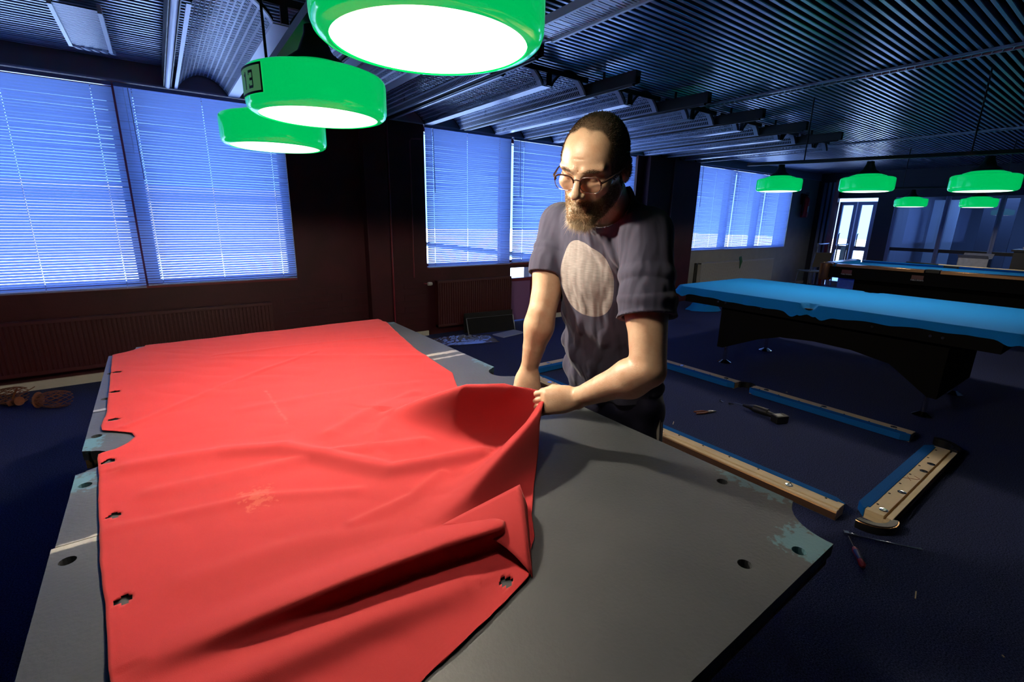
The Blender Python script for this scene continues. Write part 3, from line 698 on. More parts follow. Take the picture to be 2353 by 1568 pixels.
# cloth over it: top with pocket dips, hem with waves
def cover():
    NX, NY = 60, 150; v = []; f = []
    def top(x, y):
        z = Z2
        for (px, py, r) in ((-HX2, .0, .075), (HX2, 0, .075), (-HX2, HY2, .08), (-HX2, -HY2, .08), (HX2, HY2, .08), (HX2, -HY2, .08)):
            d_ = math.hypot(x-px, y-py)
            if d_ < r: z -= .055*(1-(d_/r)**2)
        return z
    for j in range(NY+1):
        for i in range(NX+1):
            x = -HX2+2*HX2*i/NX; y = -HY2+2*HY2*j/NY; v.append((x, y, top(x, y)))
    for j in range(NY):
        for i in range(NX): a = j*(NX+1)+i; f.append((a, a+1, a+NX+2, a+NX+1))
    # perimeter loop
    loop = [(j*(NX+1)) for j in range(NY+1)]+[NY*(NX+1)+i for i in range(1, NX+1)]+[j*(NX+1)+NX for j in range(NY-1, -1, -1)]+[i for i in range(NX-1, 0, -1)]
    o = len(v); rows = 5
    for r in range(1, rows+1):
        for k, idx_ in enumerate(loop):
            x, y, z = v[idx_]; nx_ = (-1 if x < -HX2+.001 else 1 if x > HX2-.001 else 0); ny_ = (-1 if y < -HY2+.001 else 1 if y > HY2-.001 else 0)
            side = y if nx_ else x
            hem = .075+.018*math.sin(side*2.1+1)+.012*snoise(side*6, 3)
            dp = min(abs(y), abs(abs(y)-HY2)) if nx_ else abs(abs(x)-HX2)
            hem += .035*math.exp(-((dp-.12)/.05)**2); hem -= .055*math.exp(-(dp/.05)**2)
            u = r/rows; wv = (.010+.010*snoise(side*9, 7))*math.sin(u*PI*.6)+.012*u*snoise(side*16, 1)+.02*u*math.exp(-((dp-.1)/.06)**2)
            v.append((x+nx_*(.004+wv), y+ny_*(.004+wv), z-hem*u))
    n_ = len(loop)
    for r in range(rows):
        for k in range(n_):
            a = loop[k] if r == 0 else o+(r-1)*n_+k; b_ = loop[(k+1) % n_] if r == 0 else o+(r-1)*n_+(k+1) % n_
            f.append((a, b_, o+r*n_+(k+1) % n_, o+r*n_+k))
    return MB().add(v, f)
co = cover().build('blue_table_cover', M['baize'], None, smooth=True); co.location = t2.location; co.location.z = 0; co.rotation_euler = t2.rotation_euler
tag(co, 'bright blue cloth stretched over the railless pool table, hem hanging loose', 'cloth')

t3 = empty('finished_pool_table', (9.35, .35, 0), .06, label='complete pool table with copper edged rails in the far background', cat='pool table')
MB().box(-.66, .66, -1.30, 1.30, .79, .805).build('playing_surface', M['baize'], t3)
for sx in (-1, 1):
    for (a, b_) in ((-1.22, -.09), (.09, 1.22)):
        MB().xprof([(sx*.80, .80), (sx*.80, .845), (sx*.70, .85), (sx*.64, .845), (sx*.66, .81), (sx*.70, .80)], a, b_, axis='y').build('rail', M['bluecloth'] if 0 else M['bronze'], t3, bevel=.004)
        MB().xprof([(sx*.70, .845), (sx*.64, .847), (sx*.62, .84), (sx*.66, .806), (sx*.70, .806)], a+.01, b_-.01, axis='y').build('cushion', M['baize'], t3)
    MB().box(sx*.79-.012, sx*.79+.012, -1.33, 1.33, .62, .80).build('side_skirt', M['wooddark'], t3)
    for yy_ in (1.05, .15) if sx < 0 else ():
        o = MB().box(-.804, -.801, yy_-.07, yy_+.07, .70, .76).build('maker_plate', mat('plate_red', (.10, .02, .02), .4), t3); o['label'] = 'small red and white plate'
        cu = bpy.data.curves.new('plate_text', 'FONT'); cu.body = 'TABLE SPORTS'; cu.size = .026; cu.align_x = 'CENTER'; cu.extrude = .0004
        tmp_ = bpy.data.objects.new('tmp', cu); tme = bpy.data.meshes.new_from_object(tmp_); bpy.data.objects.remove(tmp_); tme.materials.clear(); to = link('lettering', tme, mat('plate_white', (.5, .5, .55), .4)); to.parent = o; to.location = (-.806, yy_, .68); to.rotation_euler = (PI/2, 0, -PI/2); to.scale = (.9, 1, 1)
for sy in (-1, 1):
    MB().box(-.60, .60, sy*1.36-.07, sy*1.36+.07, .80, .85).build('rail', M['bronze'], t3, bevel=.004)
    MB().box(-.60, .60, sy*1.27-.03, sy*1.27+.03, .806, .846).build('cushion', M['baize'], t3)
    MB().box(-.79, .79, sy*1.33-.012, sy*1.33+.012, .62, .80).build('end_skirt', M['wooddark'], t3)
    for sx in (-1, 1): MB().lathe([(.085, -.23), (.09, -.22), (.095, .04), (.06, .052), (.045, .02)], (sx*.74, sy*1.37, .80), n=20).build('corner_casting', M['bronze'], t3, smooth=True)
for sx in (-1, 1): MB().box(sx*.72-.07, sx*.72+.07, -.085, .085, .80, .856).build('side_pocket', M['black'], t3, bevel=.01)
MB().box(-.50, .50, -1.0, 1.0, .15, .62).build('cabinet', M['wooddark'], t3)
for sx in (-.45, .45):
    for sy in (-.9, .9): foot(t3, sx, sy, 0)
def cue(a, b_, label):
    c = empty('cue_stick', a, label=label, cat='cue'); d_ = Vector(b_)-Vector(a)
    MB().tube([(0, 0, 0), d_*.45], [.014, .010], n=10).build('butt', M['blackmatt'], c, smooth=True)
    MB().tube([d_*.45, d_], [.010, .0065], n=10).build('shaft', M['pine'], c, smooth=True)
cue((9.85, .95, .866), (9.62, -.05, .866), 'dark cue lying on the distant pool table, the left one')
cue((9.55, -1.1, .866), (9.68, .12, .866), 'pale cue lying on the distant pool table beside the side pocket')

# ---------------------------------------------------------------- rails of table 1 lying upside down on the carpet
def rail(name_label, a, b_, inner, wid=.135, h=.055, bolts=(), figure=False, wood='pine', group='unscrewed rails on the carpet'):
    # a->b is the centre line on the floor; inner = side (+1 left of a->b, -1 right) carrying the cushion
    a = Vector((*a, 0)); b_ = Vector((*b_, 0)); L = (b_-a).length; ang = math.atan2(b_.y-a.y, b_.x-a.x)
    t = empty('table_rail', (a+b_)/2, ang, label=name_label, cat='rail', group=group); s = inner
    w2 = wid/2
    MB().xprof([(s*w2*.55, 0), (s*w2*.55, h), (-s*w2*.50, h), (-s*w2*.50, 0)], -L/2, L/2).build('wood_frame', M[wood], t, bevel=.002)
    MB().xprof([(-s*w2*.50, .0), (-s*w2*.50, h*.70), (-s*w2*.62, h*.70), (-s*w2*.62, h*.92), (-s*w2*.92, h*.92), (-s*w2*.92, 0)], -L/2, L/2).build('outer_moulding', M[wood], t)
    MB().xprof([(-s*w2*.92, .004), (-s*w2*.92, h*.80), (-s*w2, h*.70), (-s*w2, .004)], -L/2, L/2).build('copper_edge', M['bronze'], t)
    vs = []; 
    for x, e in ((-L/2, 0), (-L/2+.05, 1), (L/2-.05, 1), (L/2, 0)):
        o_ = w2*.55+ (.0 if e == 0 else .45*w2)
        vs += [(x, s*w2*.50, 0.002), (x, s*(o_+.004), .010), (x, s*(o_+.004), h+.001), (x, s*w2*.50, h+.0035)]
    fs = [(0, 1, 2, 3), (15, 14, 13, 12)]
    for k in range(3):
        for q_ in range(4): fs.append((k*4+q_, k*4+(q_+1) % 4, k*4+4+(q_+1) % 4, k*4+4+q_))
    MB().add(vs, fs).build('cushion', M['bluecloth'], t)
    MB().box(-L/2+.03, L/2-.03, s*w2*.36 if s > 0 else -w2*.60, s*w2*.60 if s > 0 else -w2*.36, h-.001, h+.003).build('cloth_fold', M['bluecloth'], t)
    for u in bolts:
        x = -L/2+L*u
        bo = MB().lathe([(.0001, .002), (.011, .002), (.013, .0)], n=16); bo.lathe([(.013, .0), (.020, .0006), (.020, .0)], n=16); o = bo.build('bolt_hole', M['chrome'], t, smooth=True); o.location = (x, -s*w2*.25, h+.0008); o.scale = (1, 1, 1)
    for u in [k/7+.08 for k in range(7)]:
        o = MB().lathe([(.0001, .0), (.006, .0005), (.0061, -.001)], n=10).build('screw_hole', M['stain'], t); o.location = (-L/2+L*u, s*w2*.2, h+.0008)
    if figure:
        curv = MB()
        P1 = [(0, 0), (.03, .045)]; 
        def st(pts): curv.tube([(x, y, 0) for x, y in pts], .0012, n=4)
        st([(-.025, .03), (.0, .0), (.02, -.03), (.035, -.035), (.045, -.02), (.055, -.005)]); st([(.02, .02), (-.03, -.01)]); st([(.0, .03), (.012, .028)])
        o = curv.build('pencil_mark', mat('red_pencil', (.35, .05, .03), .6), t); o.location = (-.05, 0, h+.001)
    return t
XN, XF, YR, YL = 2.20, 3.63, -1.045, 1.80
rail('pale pine rail with blue edge on the carpet just beyond the slate', (XN, .33), (XN, -.93), 1, bolts=(.06, .8, .12), h=.06)
rail('pine rail on the carpet partly hidden behind the right hand and the slate edge', (XN, 1.58), (XN, .50), 1, bolts=(.2,))
rail('short pale rail with a red pencil mark at the right end of the rail frame', (2.29, YR), (3.52, YR), 1, wid=.16, bolts=(.05, .28, .6, .72), figure=True)
rail('blue faced rail on the far side of the rail frame, left of its side pocket', (XF, .42), (XF, 1.60), 1, wid=.15, bolts=(.1, .5, .9))
rail('blue faced rail on the far side of the rail frame, right of its side pocket', (XF, -.86), (XF, .28), 1, wid=.15, bolts=(.1, .5, .9))
rail('blue faced end rail behind the man, between his arm and his hip', (3.50, YL), (2.32, YL), 1, wid=.15, bolts=(.3, .8))
def casting(x, y, a0, a1, label, r=.115):
    t = empty('pocket_casting', (x, y, 0), label=label, cat='pocket')
    n = 18; vs = []; fs = []
    for k in range(n+1):
        a = a0+(a1-a0)*k/n; c_, s_ = math.cos(a), math.sin(a)
        vs += [(r*.70*c_, r*.70*s_, .002), (r*c_, r*s_, .002), (r*1.04*c_, r*1.04*s_, .03), (r*c_, r*s_, .052), (r*.72*c_, r*.72*s_, .050)]
    for k in range(n):
        for q_ in range(5): fs.append((k*5+q_, k*5+(q_+1) % 5, k*5+5+(q_+1) % 5, k*5+5+q_))
    fs += [(0, 1, 2, 3, 4), tuple(n*5+q_ for q_ in (4, 3, 2, 1, 0))]
    MB().add(vs, fs).build('rim', M['black'], t, smooth=True)
    MB().tube([(r*1.03*math.cos(a), r*1.03*math.sin(a), .045) for a in np.linspace(a0, a1, 18)], .003, n=6).build('chrome_lip', M['bronze'], t, smooth=True)
    return t
casting(2.27, -1.03, math.radians(170), math.radians(290), 'black corner pocket casting joining the two pale rails nearest the camera')
casting(3.60, -1.00, math.radians(-110), math.radians(20), 'black corner pocket casting at the far right corner of the rail frame')
casting(3.66, .35, math.radians(-90), math.radians(90), 'black side pocket casting between the two blue edged rails', .075)
casting(3.60, 1.75, math.radians(0), math.radians(120), 'black corner pocket casting beyond the man at the far left of the rail frame')
casting(2.26, 1.72, math.radians(80), math.radians(200), 'black corner pocket casting at the near left of the rail frame')

# ---------------------------------------------------------------- tools on the carpet
d = empty('cordless_drill', (3.20, -.05, 0), math.radians(-24), label='black cordless drill lying on its side on the carpet inside the rail frame', cat='drill')
MB().tube([(-.02, 0, .032), (.09, 0, .032)], .030, n=16).tube([(.09, 0, .032), (.13, 0, .032)], [.030, .018], n=16).build('body', M['blackmatt'], d, smooth=True).rotation_euler = (0, 0, PI*.62)
MB().tube([(.0, 0, .030), (.02, -.10, .028)], [.022, .020], n=12).build('grip', M['blackmatt'], d, smooth=True)
MB().box(-.035, .07, -.165, -.095, .001, .062).build('battery', M['blackmatt'], d, bevel=.008)
MB().box(-.02, .03, -.15, -.11, .062, .0635).build('battery_label', mat('label_grey', (.35, .35, .33), .5), d)
MB().tube([(-.052, .115, .032), (-.075, .160, .030)], [.018, .010], n=14).build('chuck', M['black'], d, smooth=True)
MB().tube([(-.075, .160, .030), (-.105, .225, .025)], .004, n=8).build('bit', M['chrome'], d, smooth=True)
p = empty('pliers', (2.86, .24, 0), math.radians(-24), label='pliers with red brown handles on the carpet left of the drill', cat='pliers')
hm = mat('red_brown_grip', (.16, .05, .035), .5)
MB().tube([(.02, .0, .010), (-.03, .022, .010), (-.10, .018, .010)], [.006, .008, .007], n=8).build('handle', hm, p, smooth=True)
MB().tube([(.02, .0, .010), (-.03, -.018, .010), (-.10, -.014, .010)], [.006, .008, .007], n=8).build('handle', hm, p, smooth=True)
MB().tube([(.01, 0, .010), (.035, .0, .010), (.085, .002, .009)], [.010, .012, .004], n=8).build('jaws', mat('tool_steel', (.3, .3, .3), .35, metal=.9), p, smooth=True)
for (x, y, lb) in ((3.18, .30, 'small steel bolt on the carpet, the left one beyond the pliers'), (3.20, .225, 'small shiny steel bolt on the carpet, the right one beyond the pliers')):
    b = empty('bolt', (x, y, .007), random.random()*3, label=lb, cat='bolt')
    MB().tube([(-.02, 0, 0), (.015, 0, 0)], .004, n=8).build('shank', M['chrome'], b, smooth=True)
    MB().tube([(.015, 0, 0), (.023, 0, 0)], .0075, n=6).build('head', M['chrome'], b)
wr_ = empty('ratchet_wrench', (2.13, -1.14, .012), math.atan2(-1.262+1.017, 2.207-2.054), label='long thin chrome extension bar with square head on the carpet beside the slate corner', cat='wrench')
MB().tube([(-.145, 0, 0), (-.11, 0, 0), (-.10, 0, 0), (.125, 0, 0), (.13, 0, 0), (.145, 0, 0)], [.008, .008, .0035, .0035, .006, .006], n=10).build('shaft', M['chrome'], wr_, smooth=True)
MB().box(-.165, -.14, -.012, .012, -.010, .010).build('head', M['chrome'], wr_, bevel=.003)
s_ = empty('screwdriver', (1.94, -1.085, .014), math.atan2(1.153-1.03, 2.028-1.84), label='screwdriver with red and blue grip crossing the chrome bar on the carpet', cat='screwdriver')
MB().tube([(.02, 0, 0), (.105, 0, 0)], .0045, n=8).build('blade', M['chrome'], s_, smooth=True)
MB().tube([(-.115, 0, 0), (-.10, 0, 0), (-.06, 0, 0), (.0, 0, 0), (.02, 0, 0)], [.006, .014, .011, .014, .008], n=12).build('grip', mat('red_grip', (.28, .012, .03), .4), s_, smooth=True)
MB().tube([(-.07, 0, .002), (-.01, 0, .003)], [.0112, .0132], n=12).build('grip_inlay', mat('navy_inlay', (.015, .02, .10), .4), s_, smooth=True)
for i, (x, y, a, ln) in enumerate([(2.47, .27, .5, .05), (2.3, .75, 1.1, .012), (1.85, -1.33, .2, .05), (1.4, -1.5, 2.1, .012), (1.75, -1.6, .9, .008), (3.9, .1, 1.9, .012)]):
    o = MB().rbox((-ln/2, 0, .002), (ln/2, 0, .003), .004, .003).build('wood_splinter', M['pine']); o.location = (x, y, 0); o.rotation_euler = (0, 0, a)
    tag(o, ['thin pale splinter on the carpet just beyond the end of the pine rail', 'tiny pale crumb on the carpet under the man', 'thin pale fleck on the dark carpet below the chrome bar', 'tiny pale crumb on the dark carpet at the bottom right', 'tiny crumb on the dark carpet right of the slate edge', 'tiny pale crumb on the carpet beyond the drill'][i], 'debris')

# ---------------------------------------------------------------- things along the window wall
g = empty('heater_case', (2.95, 3.45, 0), -.12, label='open black metal heater case lying against the radiator of the middle window', cat='heater')
MB().box(-.36, .36, .08, .095, .0, .26).build('back_panel', M['blackmatt'], g); MB().add([(-.34, -.02, .0), (.34, -.02, .0), (.34, .06, .19), (-.34, .06, .19), (-.34, -.01, .0), (.34, -.01, .0), (.34, .07, .19), (-.34, .07, .19)], [(0, 1, 2, 3), (7, 6, 5, 4), (0, 4, 5, 1), (1, 5, 6, 2), (2, 6, 7, 3), (3, 7, 4, 0)]).build('front_panel', mat('heater_black', (.004, .004, .005), .7, spec=.2), g)
gm = mat('grey_edge', (.12, .12, .13), .4, metal=.6)
for sx in (-.345, .345): MB().rbox((sx, -.03, .0), (sx, .05, .20), .012, .012, up=(1, 0, 0)).build('side_edge', gm, g)
MB().rbox((-.34, .05, .198), (.34, .05, .198), .01, .006).build('top_edge', gm, g)
pl = MB().box(-.2, .2, -.10, .10, .0, .012).build('metal_plate', M['bulkhead']); pl.location = (3.07, 3.22, 0); pl.rotation_euler = (0, 0, .18); tag(pl, 'flat grey plate on the carpet in front of the black heater case', 'plate')
# foil bundle
fo = MB(); NF = 46; vs = []; fs = []
for j in range(18):
    for i in range(NF):
        u, v_ = i/(NF-1), j/17
        x = -.42+.84*u; y = -.20+.40*v_; env = math.sin(PI*min(1, max(0, v_)))*math.sin(PI*min(1, u*.97+.02))
        z = .012+env*(.045+.035*snoise(x*3, y*45, 2)+.03*snoise(x*20, y*60, 5)); vs.append((x+.02*snoise(y*30, x*5, 1), y, max(.003, z)))
for j in range(17):
    for i in range(NF-1): a = j*NF+i; fs.append((a, a+1, a+NF+1, a+NF))
fo.add(vs, fs); f_ = fo.build('foil_wrap', mat('crinkled_foil', (.45, .45, .48), .25, metal=.85), None); f_.location = (2.36, 3.22, 0); f_.rotation_euler = (0, 0, -.28)
tag(f_, 'crumpled silvery plastic wrap on the floor in front of the black heater case', 'wrapping')
so_ = MB().box(-.04, .04, -.012, 0, -.035, .035).box(-.02, .02, -.014, -.012, -.02, .02).build('wall_socket', M['basewhite'], bevel=.003); so_.location = (7.52, WY-.12, .16); tag(so_, 'white wall socket low on the dark red pier right of the man', 'socket')
so_ = MB().box(-.03, .03, -.03, 0, 0, .07).build('wall_socket', M['basewhite'], bevel=.003); so_.location = (3.40, WY-.03, .02); tag(so_, 'small white box at the floor by the right end of the dark red radiator', 'socket')

# net pockets at the left
def netpocket(x, y, rz, label):
    t = empty('net_pocket', (x, y, .07), rz, label=label, cat='pocket net')
    st = MB(); NR, NT = 7, 12
    def pt(i, k, off):
        u = i/NR; a = 2*PI*(k+off)/NT; r = .035+.045*math.sin(u*PI*.75)
        return (-.13+.22*u, r*math.cos(a), r*math.sin(a)*.8)
    for i in range(NR):
        for k in range(NT):
            o0 = (i % 2)*.5
            st.tube([pt(i, k, o0), pt(i+1, k, o0+.5)], .0028, n=4, cap=False); st.tube([pt(i, k, o0), pt(i+1, k, o0-.5)], .0028, n=4, cap=False)
    st.build('net', M['leather'], t, kind='stuff')
    MB().lathe([(.0001, .012), (.05, .010), (.062, .0), (.05, -.010), (.0001, -.012)], n=20).build('leather_disc', M['leather'], t, smooth=True).rotation_euler = (0, PI/2, 0)
    t.children[-1].location = (.10, 0, 0)
    MB().tube([(-.12, 0, 0), (-.17, .02, -.01), (-.2, .0, -.02)], [.035, .026, .02], n=12).build('collar', M['leather'], t, smooth=True)
    for (a, b_) in (((-.15, .02, .02), (-.05, .07, .085)), ((-.16, .0, .02), (-.10, -.02, .11))): MB().rbox(a, b_, .014, .004).build('strap', M['leather'], t)
netpocket(-1.37, 3.17, -.42, 'brown leather pocket with rope net on the dark floor at the left')
netpocket(-1.66, 3.42, -.2, 'second brown net pocket, cut off by the left edge of the picture')

# blue cloth bundle near the far table
vs = []; fs = []
for j in range(20):
    for i in range(30):
        u, v_ = i/29, j/19; th = 2*PI*u
        r = (.30+.05*snoise(math.cos(th)*2, math.sin(th)*2, 1))*v_; x = r*math.cos(th); y = .6*r*math.sin(th)
        z = .20*(1-v_**2)*(1+.7*snoise(x*9, y*9, 3))+.015*snoise(x*25, y*25, 2)*(1-v_)+.004; vs.append((x, y, max(.002, z)))
for j in range(19):
    for i in range(29): a = j*30+i; fs.append((a, a+1, a+31, a+30))
bb = MB().add(vs, fs).build('cloth_bundle', M['baize'], None, smooth=True); bb.location = (6.95, 2.85, 0); bb.rotation_euler = (0, 0, -.6); tag(bb, 'crumpled bright blue cloth bundle on the carpet right of the man', 'cloth')

# green rag on radiator
rg = MB().add([(-.03, 0, 0), (.03, 0, .01), (.05, -.02, -.10), (.02, -.02, -.16), (-.01, -.02, -.24), (.0, -.01, -.11), (-.05, -.01, -.03)], [(0, 1, 2, 5), (5, 2, 3), (5, 3, 4), (0, 5, 6)]).build('green_glove', mat('green_rubber', (.02, .12, .04), .5)); rg.location = (9.33, WY-.12, .78)
sm_ = rg.modifiers.new('th', 'SOLIDIFY'); sm_.thickness = .02; tag(rg, 'small green glove hanging over the pale far radiator', 'glove')

# fire extinguisher
fx = empty('fire_extinguisher', (12.0, WY-.10, 1.62), label='red fire extinguisher on the grey wall right of the far blinds', cat='extinguisher')
rm = mat('extinguisher_red', (.38, .012, .012), .3)
MB().lathe([(.0001, 0), (.07, .003), (.078, .02), (.078, .40), (.06, .45), (.025, .475), (.022, .50)], n=24).build('cylinder', rm, fx, smooth=True)
MB().box(-.03, .05, -.02, .02, .50, .53).box(-.03, .07, -.015, .015, .55, .565).build('valve', M['black'], fx)
MB().tube([(-.03, 0, .52), (-.11, 0, .46), (-.12, 0, .25), (-.10, 0, .05)], .012, n=8).build('hose', M['black'], fx, smooth=True)
MB().box(-.035, .035, -.079, -.074, .12, .26).build('paper_label', M['basewhite'], fx); MB().box(-.10, .10, .075, .085, .30, .55).build('bracket', M['redtrim'], fx)

# chair and steel frame in the far corner
def chair(x, y, rz, label):
    t = empty('stacking_chair', (x, y, 0), rz, label=label, cat='chair')
    cm = mat('olive_seat', (.10, .09, .06), .6)
    MB().box(-.22, .22, -.20, .22, .44, .465).build('seat', cm, t, bevel=.01)
    MB().add([(-.21, .20, .56), (.21, .20, .56), (.21, .27, .88), (-.21, .27, .88), (-.21, .22, .56), (.21, .22, .56), (.21, .29, .88), (-.21, .29, .88)], [(0, 1, 2, 3), (7, 6, 5, 4), (0, 4, 5, 1), (1, 5, 6, 2), (2, 6, 7, 3), (3, 7, 4, 0)]).build('backrest', cm, t, bevel=.01)
    for sx in (-1, 1):
        MB().tube([(sx*.22, -.20, 0), (sx*.20, -.17, .44)], .010, n=8).build('leg', M['chrome'], t, smooth=True)
        MB().tube([(sx*.22, .24, 0), (sx*.20, .19, .44), (sx*.20, .28, .86)], .010, n=8).build('leg', M['chrome'], t, smooth=True)
chair(11.25, 2.95, 2.6, 'olive stacking chair with thin metal legs in the far corner')
hr = empty('steel_frame', (12.15, 2.95, 0), label='tubular steel trolley frame beside the far chair', cat='trolley')
for sx in (-.3, .3):
    for sy in (-.2, .2): MB().tube([(sx, sy, 0), (sx, sy, 1.05)], .016, n=8).build('post', M['chrome'], hr, smooth=True)
for z in (.55, 1.03):
    for sy in (-.2, .2): MB().tube([(-.3, sy, z), (.3, sy, z)], .014, n=8).build('crossbar', M['chrome'], hr, smooth=True)
MB().box(-.12, .12, -.22, -.21, .60, .98).build('panel', mat('pale_sign', (.35, .45, .42), .5), hr)

# ---------------------------------------------------------------- far right side: entrance and glass partition
XW = 12.8
fw = MB(); fw.box(XW, XW+.2, -4.6, WY+.3, 2.08, ZC+.14); fw.box(XW, XW+.2, 3.35, WY+.3, 0, 2.08); fw.box(XW, XW+.2, 2.12, 2.45, 0, 2.08); fw.box(XW, XW+.2, -4.6, -2.3, 0, 2.08)
struct(fw.build('wall_right', M['darkwall']))
cl = MB(); 
for yy_ in (3.36, 3.46, 3.56): cl.box(XW-.05, XW-.001, yy_-.03, yy_+.03, 0, 2.45)
struct(cl.build('trim_5', mat('blue_grey_frame', (.20, .24, .36), .4)))
struct(MB().box(XW-.12, XW-.001, 3.22, 3.32, 0, 2.5).build('trim_6', M['redtrim']))
fm = mat('steel_blue_frame', (.16, .20, .34), .35, metal=.3)
def gdoor(n_, y0, y1, z1=2.0):
    t = empty('door_%d' % n_, (XW+.08, (y0+y1)/2, 0)); t['kind'] = 'structure'; h = (y1-y0)/2
    MB().box(-.03, .03, -h, -h+.07, 0, z1).box(-.03, .03, h-.07, h, 0, z1).box(-.03, .03, -h+.07, h-.07, 0, .12).box(-.03, .03, -h+.07, h-.07, z1-.08, z1).box(-.03, .03, -h+.07, h-.07, .88, .98).build('frame', fm, t)
    MB().box(-.004, .004, -h+.07, h-.07, .12, .88).build('pane', M['glass'], t); MB().box(-.004, .004, -h+.07, h-.07, .98, z1-.08).build('pane', M['glass'], t)
    MB().tube([(-.05, h-.12, .95), (-.08, h-.12, .97), (-.08, h-.12, 1.25), (-.05, h-.12, 1.27)], .012, n=8).build('handle', M['black'], t, smooth=True)
gdoor(2, 2.86, 3.22); gdoor(3, 2.47, 2.84)
# glazed partition
gp = empty('window_4', (XW+.05, .0, 0)); gp['kind'] = 'structure'
for yy_ in (2.09, 1.24, .42, -.40, -1.3, -2.25): MB().box(-.05, .05, yy_-.035, yy_+.035, 0, 2.08).box(-.06, -.052, yy_+.005, yy_+.03, 0, 2.08).build('mullion', fm, gp)
MB().box(-.04, .04, -2.25, 2.09, .93, 1.0).box(-.04, .04, -2.25, 2.09, .0, .1).build('transom', M['black'], gp)
for a, b_ in ((1.275, 2.055), (.455, 1.205), (-.365, .385), (-1.265, -.435), (-2.2, -1.33)): MB().box(-.003, .003, a, b_, .10, 2.05).build('pane', M['glass'], gp)
# lobby beyond the partition, dim
lbm = mat('lobby_blue', (.05, .07, .13), .6)
struct(MB().box(XW+.2, 17.2, -4.7, 2.25, -.05, 0).build('floor_lobby', lbm)); struct(MB().box(17.2, 17.3, -4.7, 2.25, 0, 2.8).build('wall_lobby_end', lbm))
struct(MB().box(XW+.2, 17.3, -4.8, -4.7, 0, 2.8).build('wall_lobby_rear', lbm)); struct(MB().box(XW+.2, 17.3, -4.7, 2.25, 2.75, 2.85).build('ceiling_lobby', lbm))
struct(MB().box(XW+.2, 17.3, 2.25, 2.33, 0, 2.85).build('wall_lobby_side', mat('lobby_blue_side', (.10, .13, .22), .6)))
for i, (y, z0, z1, wd) in enumerate(((1.75, .0, 2.1, .5), (.75, 0, 2.1, .55), (-.6, 0, 2.1, .45))):
    o = MB().box(-.03, .03, -wd/2, wd/2, z0, z1).build('door_leaf', mat('pale_leaf_%d' % i, [(.20, .26, .36), (.03, .04, .07), (.12, .16, .26)][i], .4), bevel=.005); o.location = (15.2-.3*i, y, 0)
    tag(o, ['pale tall door leaf behind the left glass pane', 'dark tall door leaf behind the middle glass pane', 'grey blue tall door leaf behind the right glass pane'][i], 'door')
al = bpy.data.lights.new('lobby_fill', 'AREA'); al.energy = 110; al.size = 1.5; al.color = (.35, .55, 1); ao = bpy.data.objects.new('lobby_fill', al); COL.objects.link(ao); ao.location = (14.4, .4, 2.7)  # unseen blue area light added to brighten the closed lobby
struct(MB().box(XW+.2, 60, 2.34, 60, -.06, -.02).build('ground_entrance', M['snow']))
for (x, y, z, s3, lb_, c_) in ((11.35, .95, 0, (.30, .45, .62), 'pale cardboard box standing behind the distant pool table, left one', (.35, .36, .42)), (11.3, .35, 0, (.28, .40, .93), 'tall open pale box leaning behind the distant pool table', (.42, .44, .5)), (10.9, 2.0, 0, (.25, .5, .42), 'blue plastic crate under the left end of the distant pool table', (.06, .14, .6)), (10.6, 1.45, 0, (.2, .2, .40), 'brown carton under the distant pool table next to the blue crate', (.20, .15, .10))):
    b = empty('storage_box', (x, y, z), random.uniform(-.3, .3), label=lb_, cat='box'); mm = mat('box_tone', c_, .6, var=.1)
    sx, sy, sz = s3
    MB().box(-sx/2, sx/2, -sy/2, sy/2, 0, .006).box(-sx/2, -sx/2+.006, -sy/2, sy/2, 0, sz).box(sx/2-.006, sx/2, -sy/2, sy/2, 0, sz).box(-sx/2, sx/2, -sy/2, -sy/2+.006, 0, sz).box(-sx/2, sx/2, sy/2-.006, sy/2, 0, sz).build('body', mm, b)
    MB().add([(-sx/2, -sy/2, sz), (-sx/2, sy/2, sz), (-sx/2-.12, sy/2, sz+.06), (-sx/2-.12, -sy/2, sz+.06)], [(0, 1, 2, 3)]).build('flap', mm, b); MB().add([(sx/2, -sy/2, sz), (sx/2, sy/2, sz), (sx/2+.10, sy/2, sz+.08), (sx/2+.10, -sy/2, sz+.08)], [(0, 1, 2, 3)]).build('flap', mm, b)
# dark cabinet at right edge with clutter
cbm = empty('dark_counter', (10.9, -.55, 0), label='dark counter at the right edge behind the distant pool table', cat='counter')
MB().box(-.3, .3, -.6, .35, 0, 1.10).build('body', M['blackmatt'], cbm); MB().box(-.33, .33, -.63, .38, 1.10, 1.13).build('top', M['black'], cbm)
for i, (dx, dy, w1, w2_, a, c_) in enumerate(((0, .15, .22, .16, .3, (.5, .5, .55)), (.05, -.05, .25, .18, -.4, (.35, .25, .2)), (-.1, .02, .2, .12, .8, (.6, .6, .65)))):
    o = MB().box(-w1/2, w1/2, -w2_/2, w2_/2, 0, .035).build('folded_paper', mat('paper_%d' % i, c_, .7)); o.location = (10.9+dx, -.50+dy, 1.131+.036*i); o.rotation_euler = (0, 0, a)
    tag(o, ['white paper pack at the bottom of the pile on the dark counter', 'brown paper pack in the middle of the pile on the dark counter', 'white paper pack on top of the pile on the dark counter'][i], 'paper')
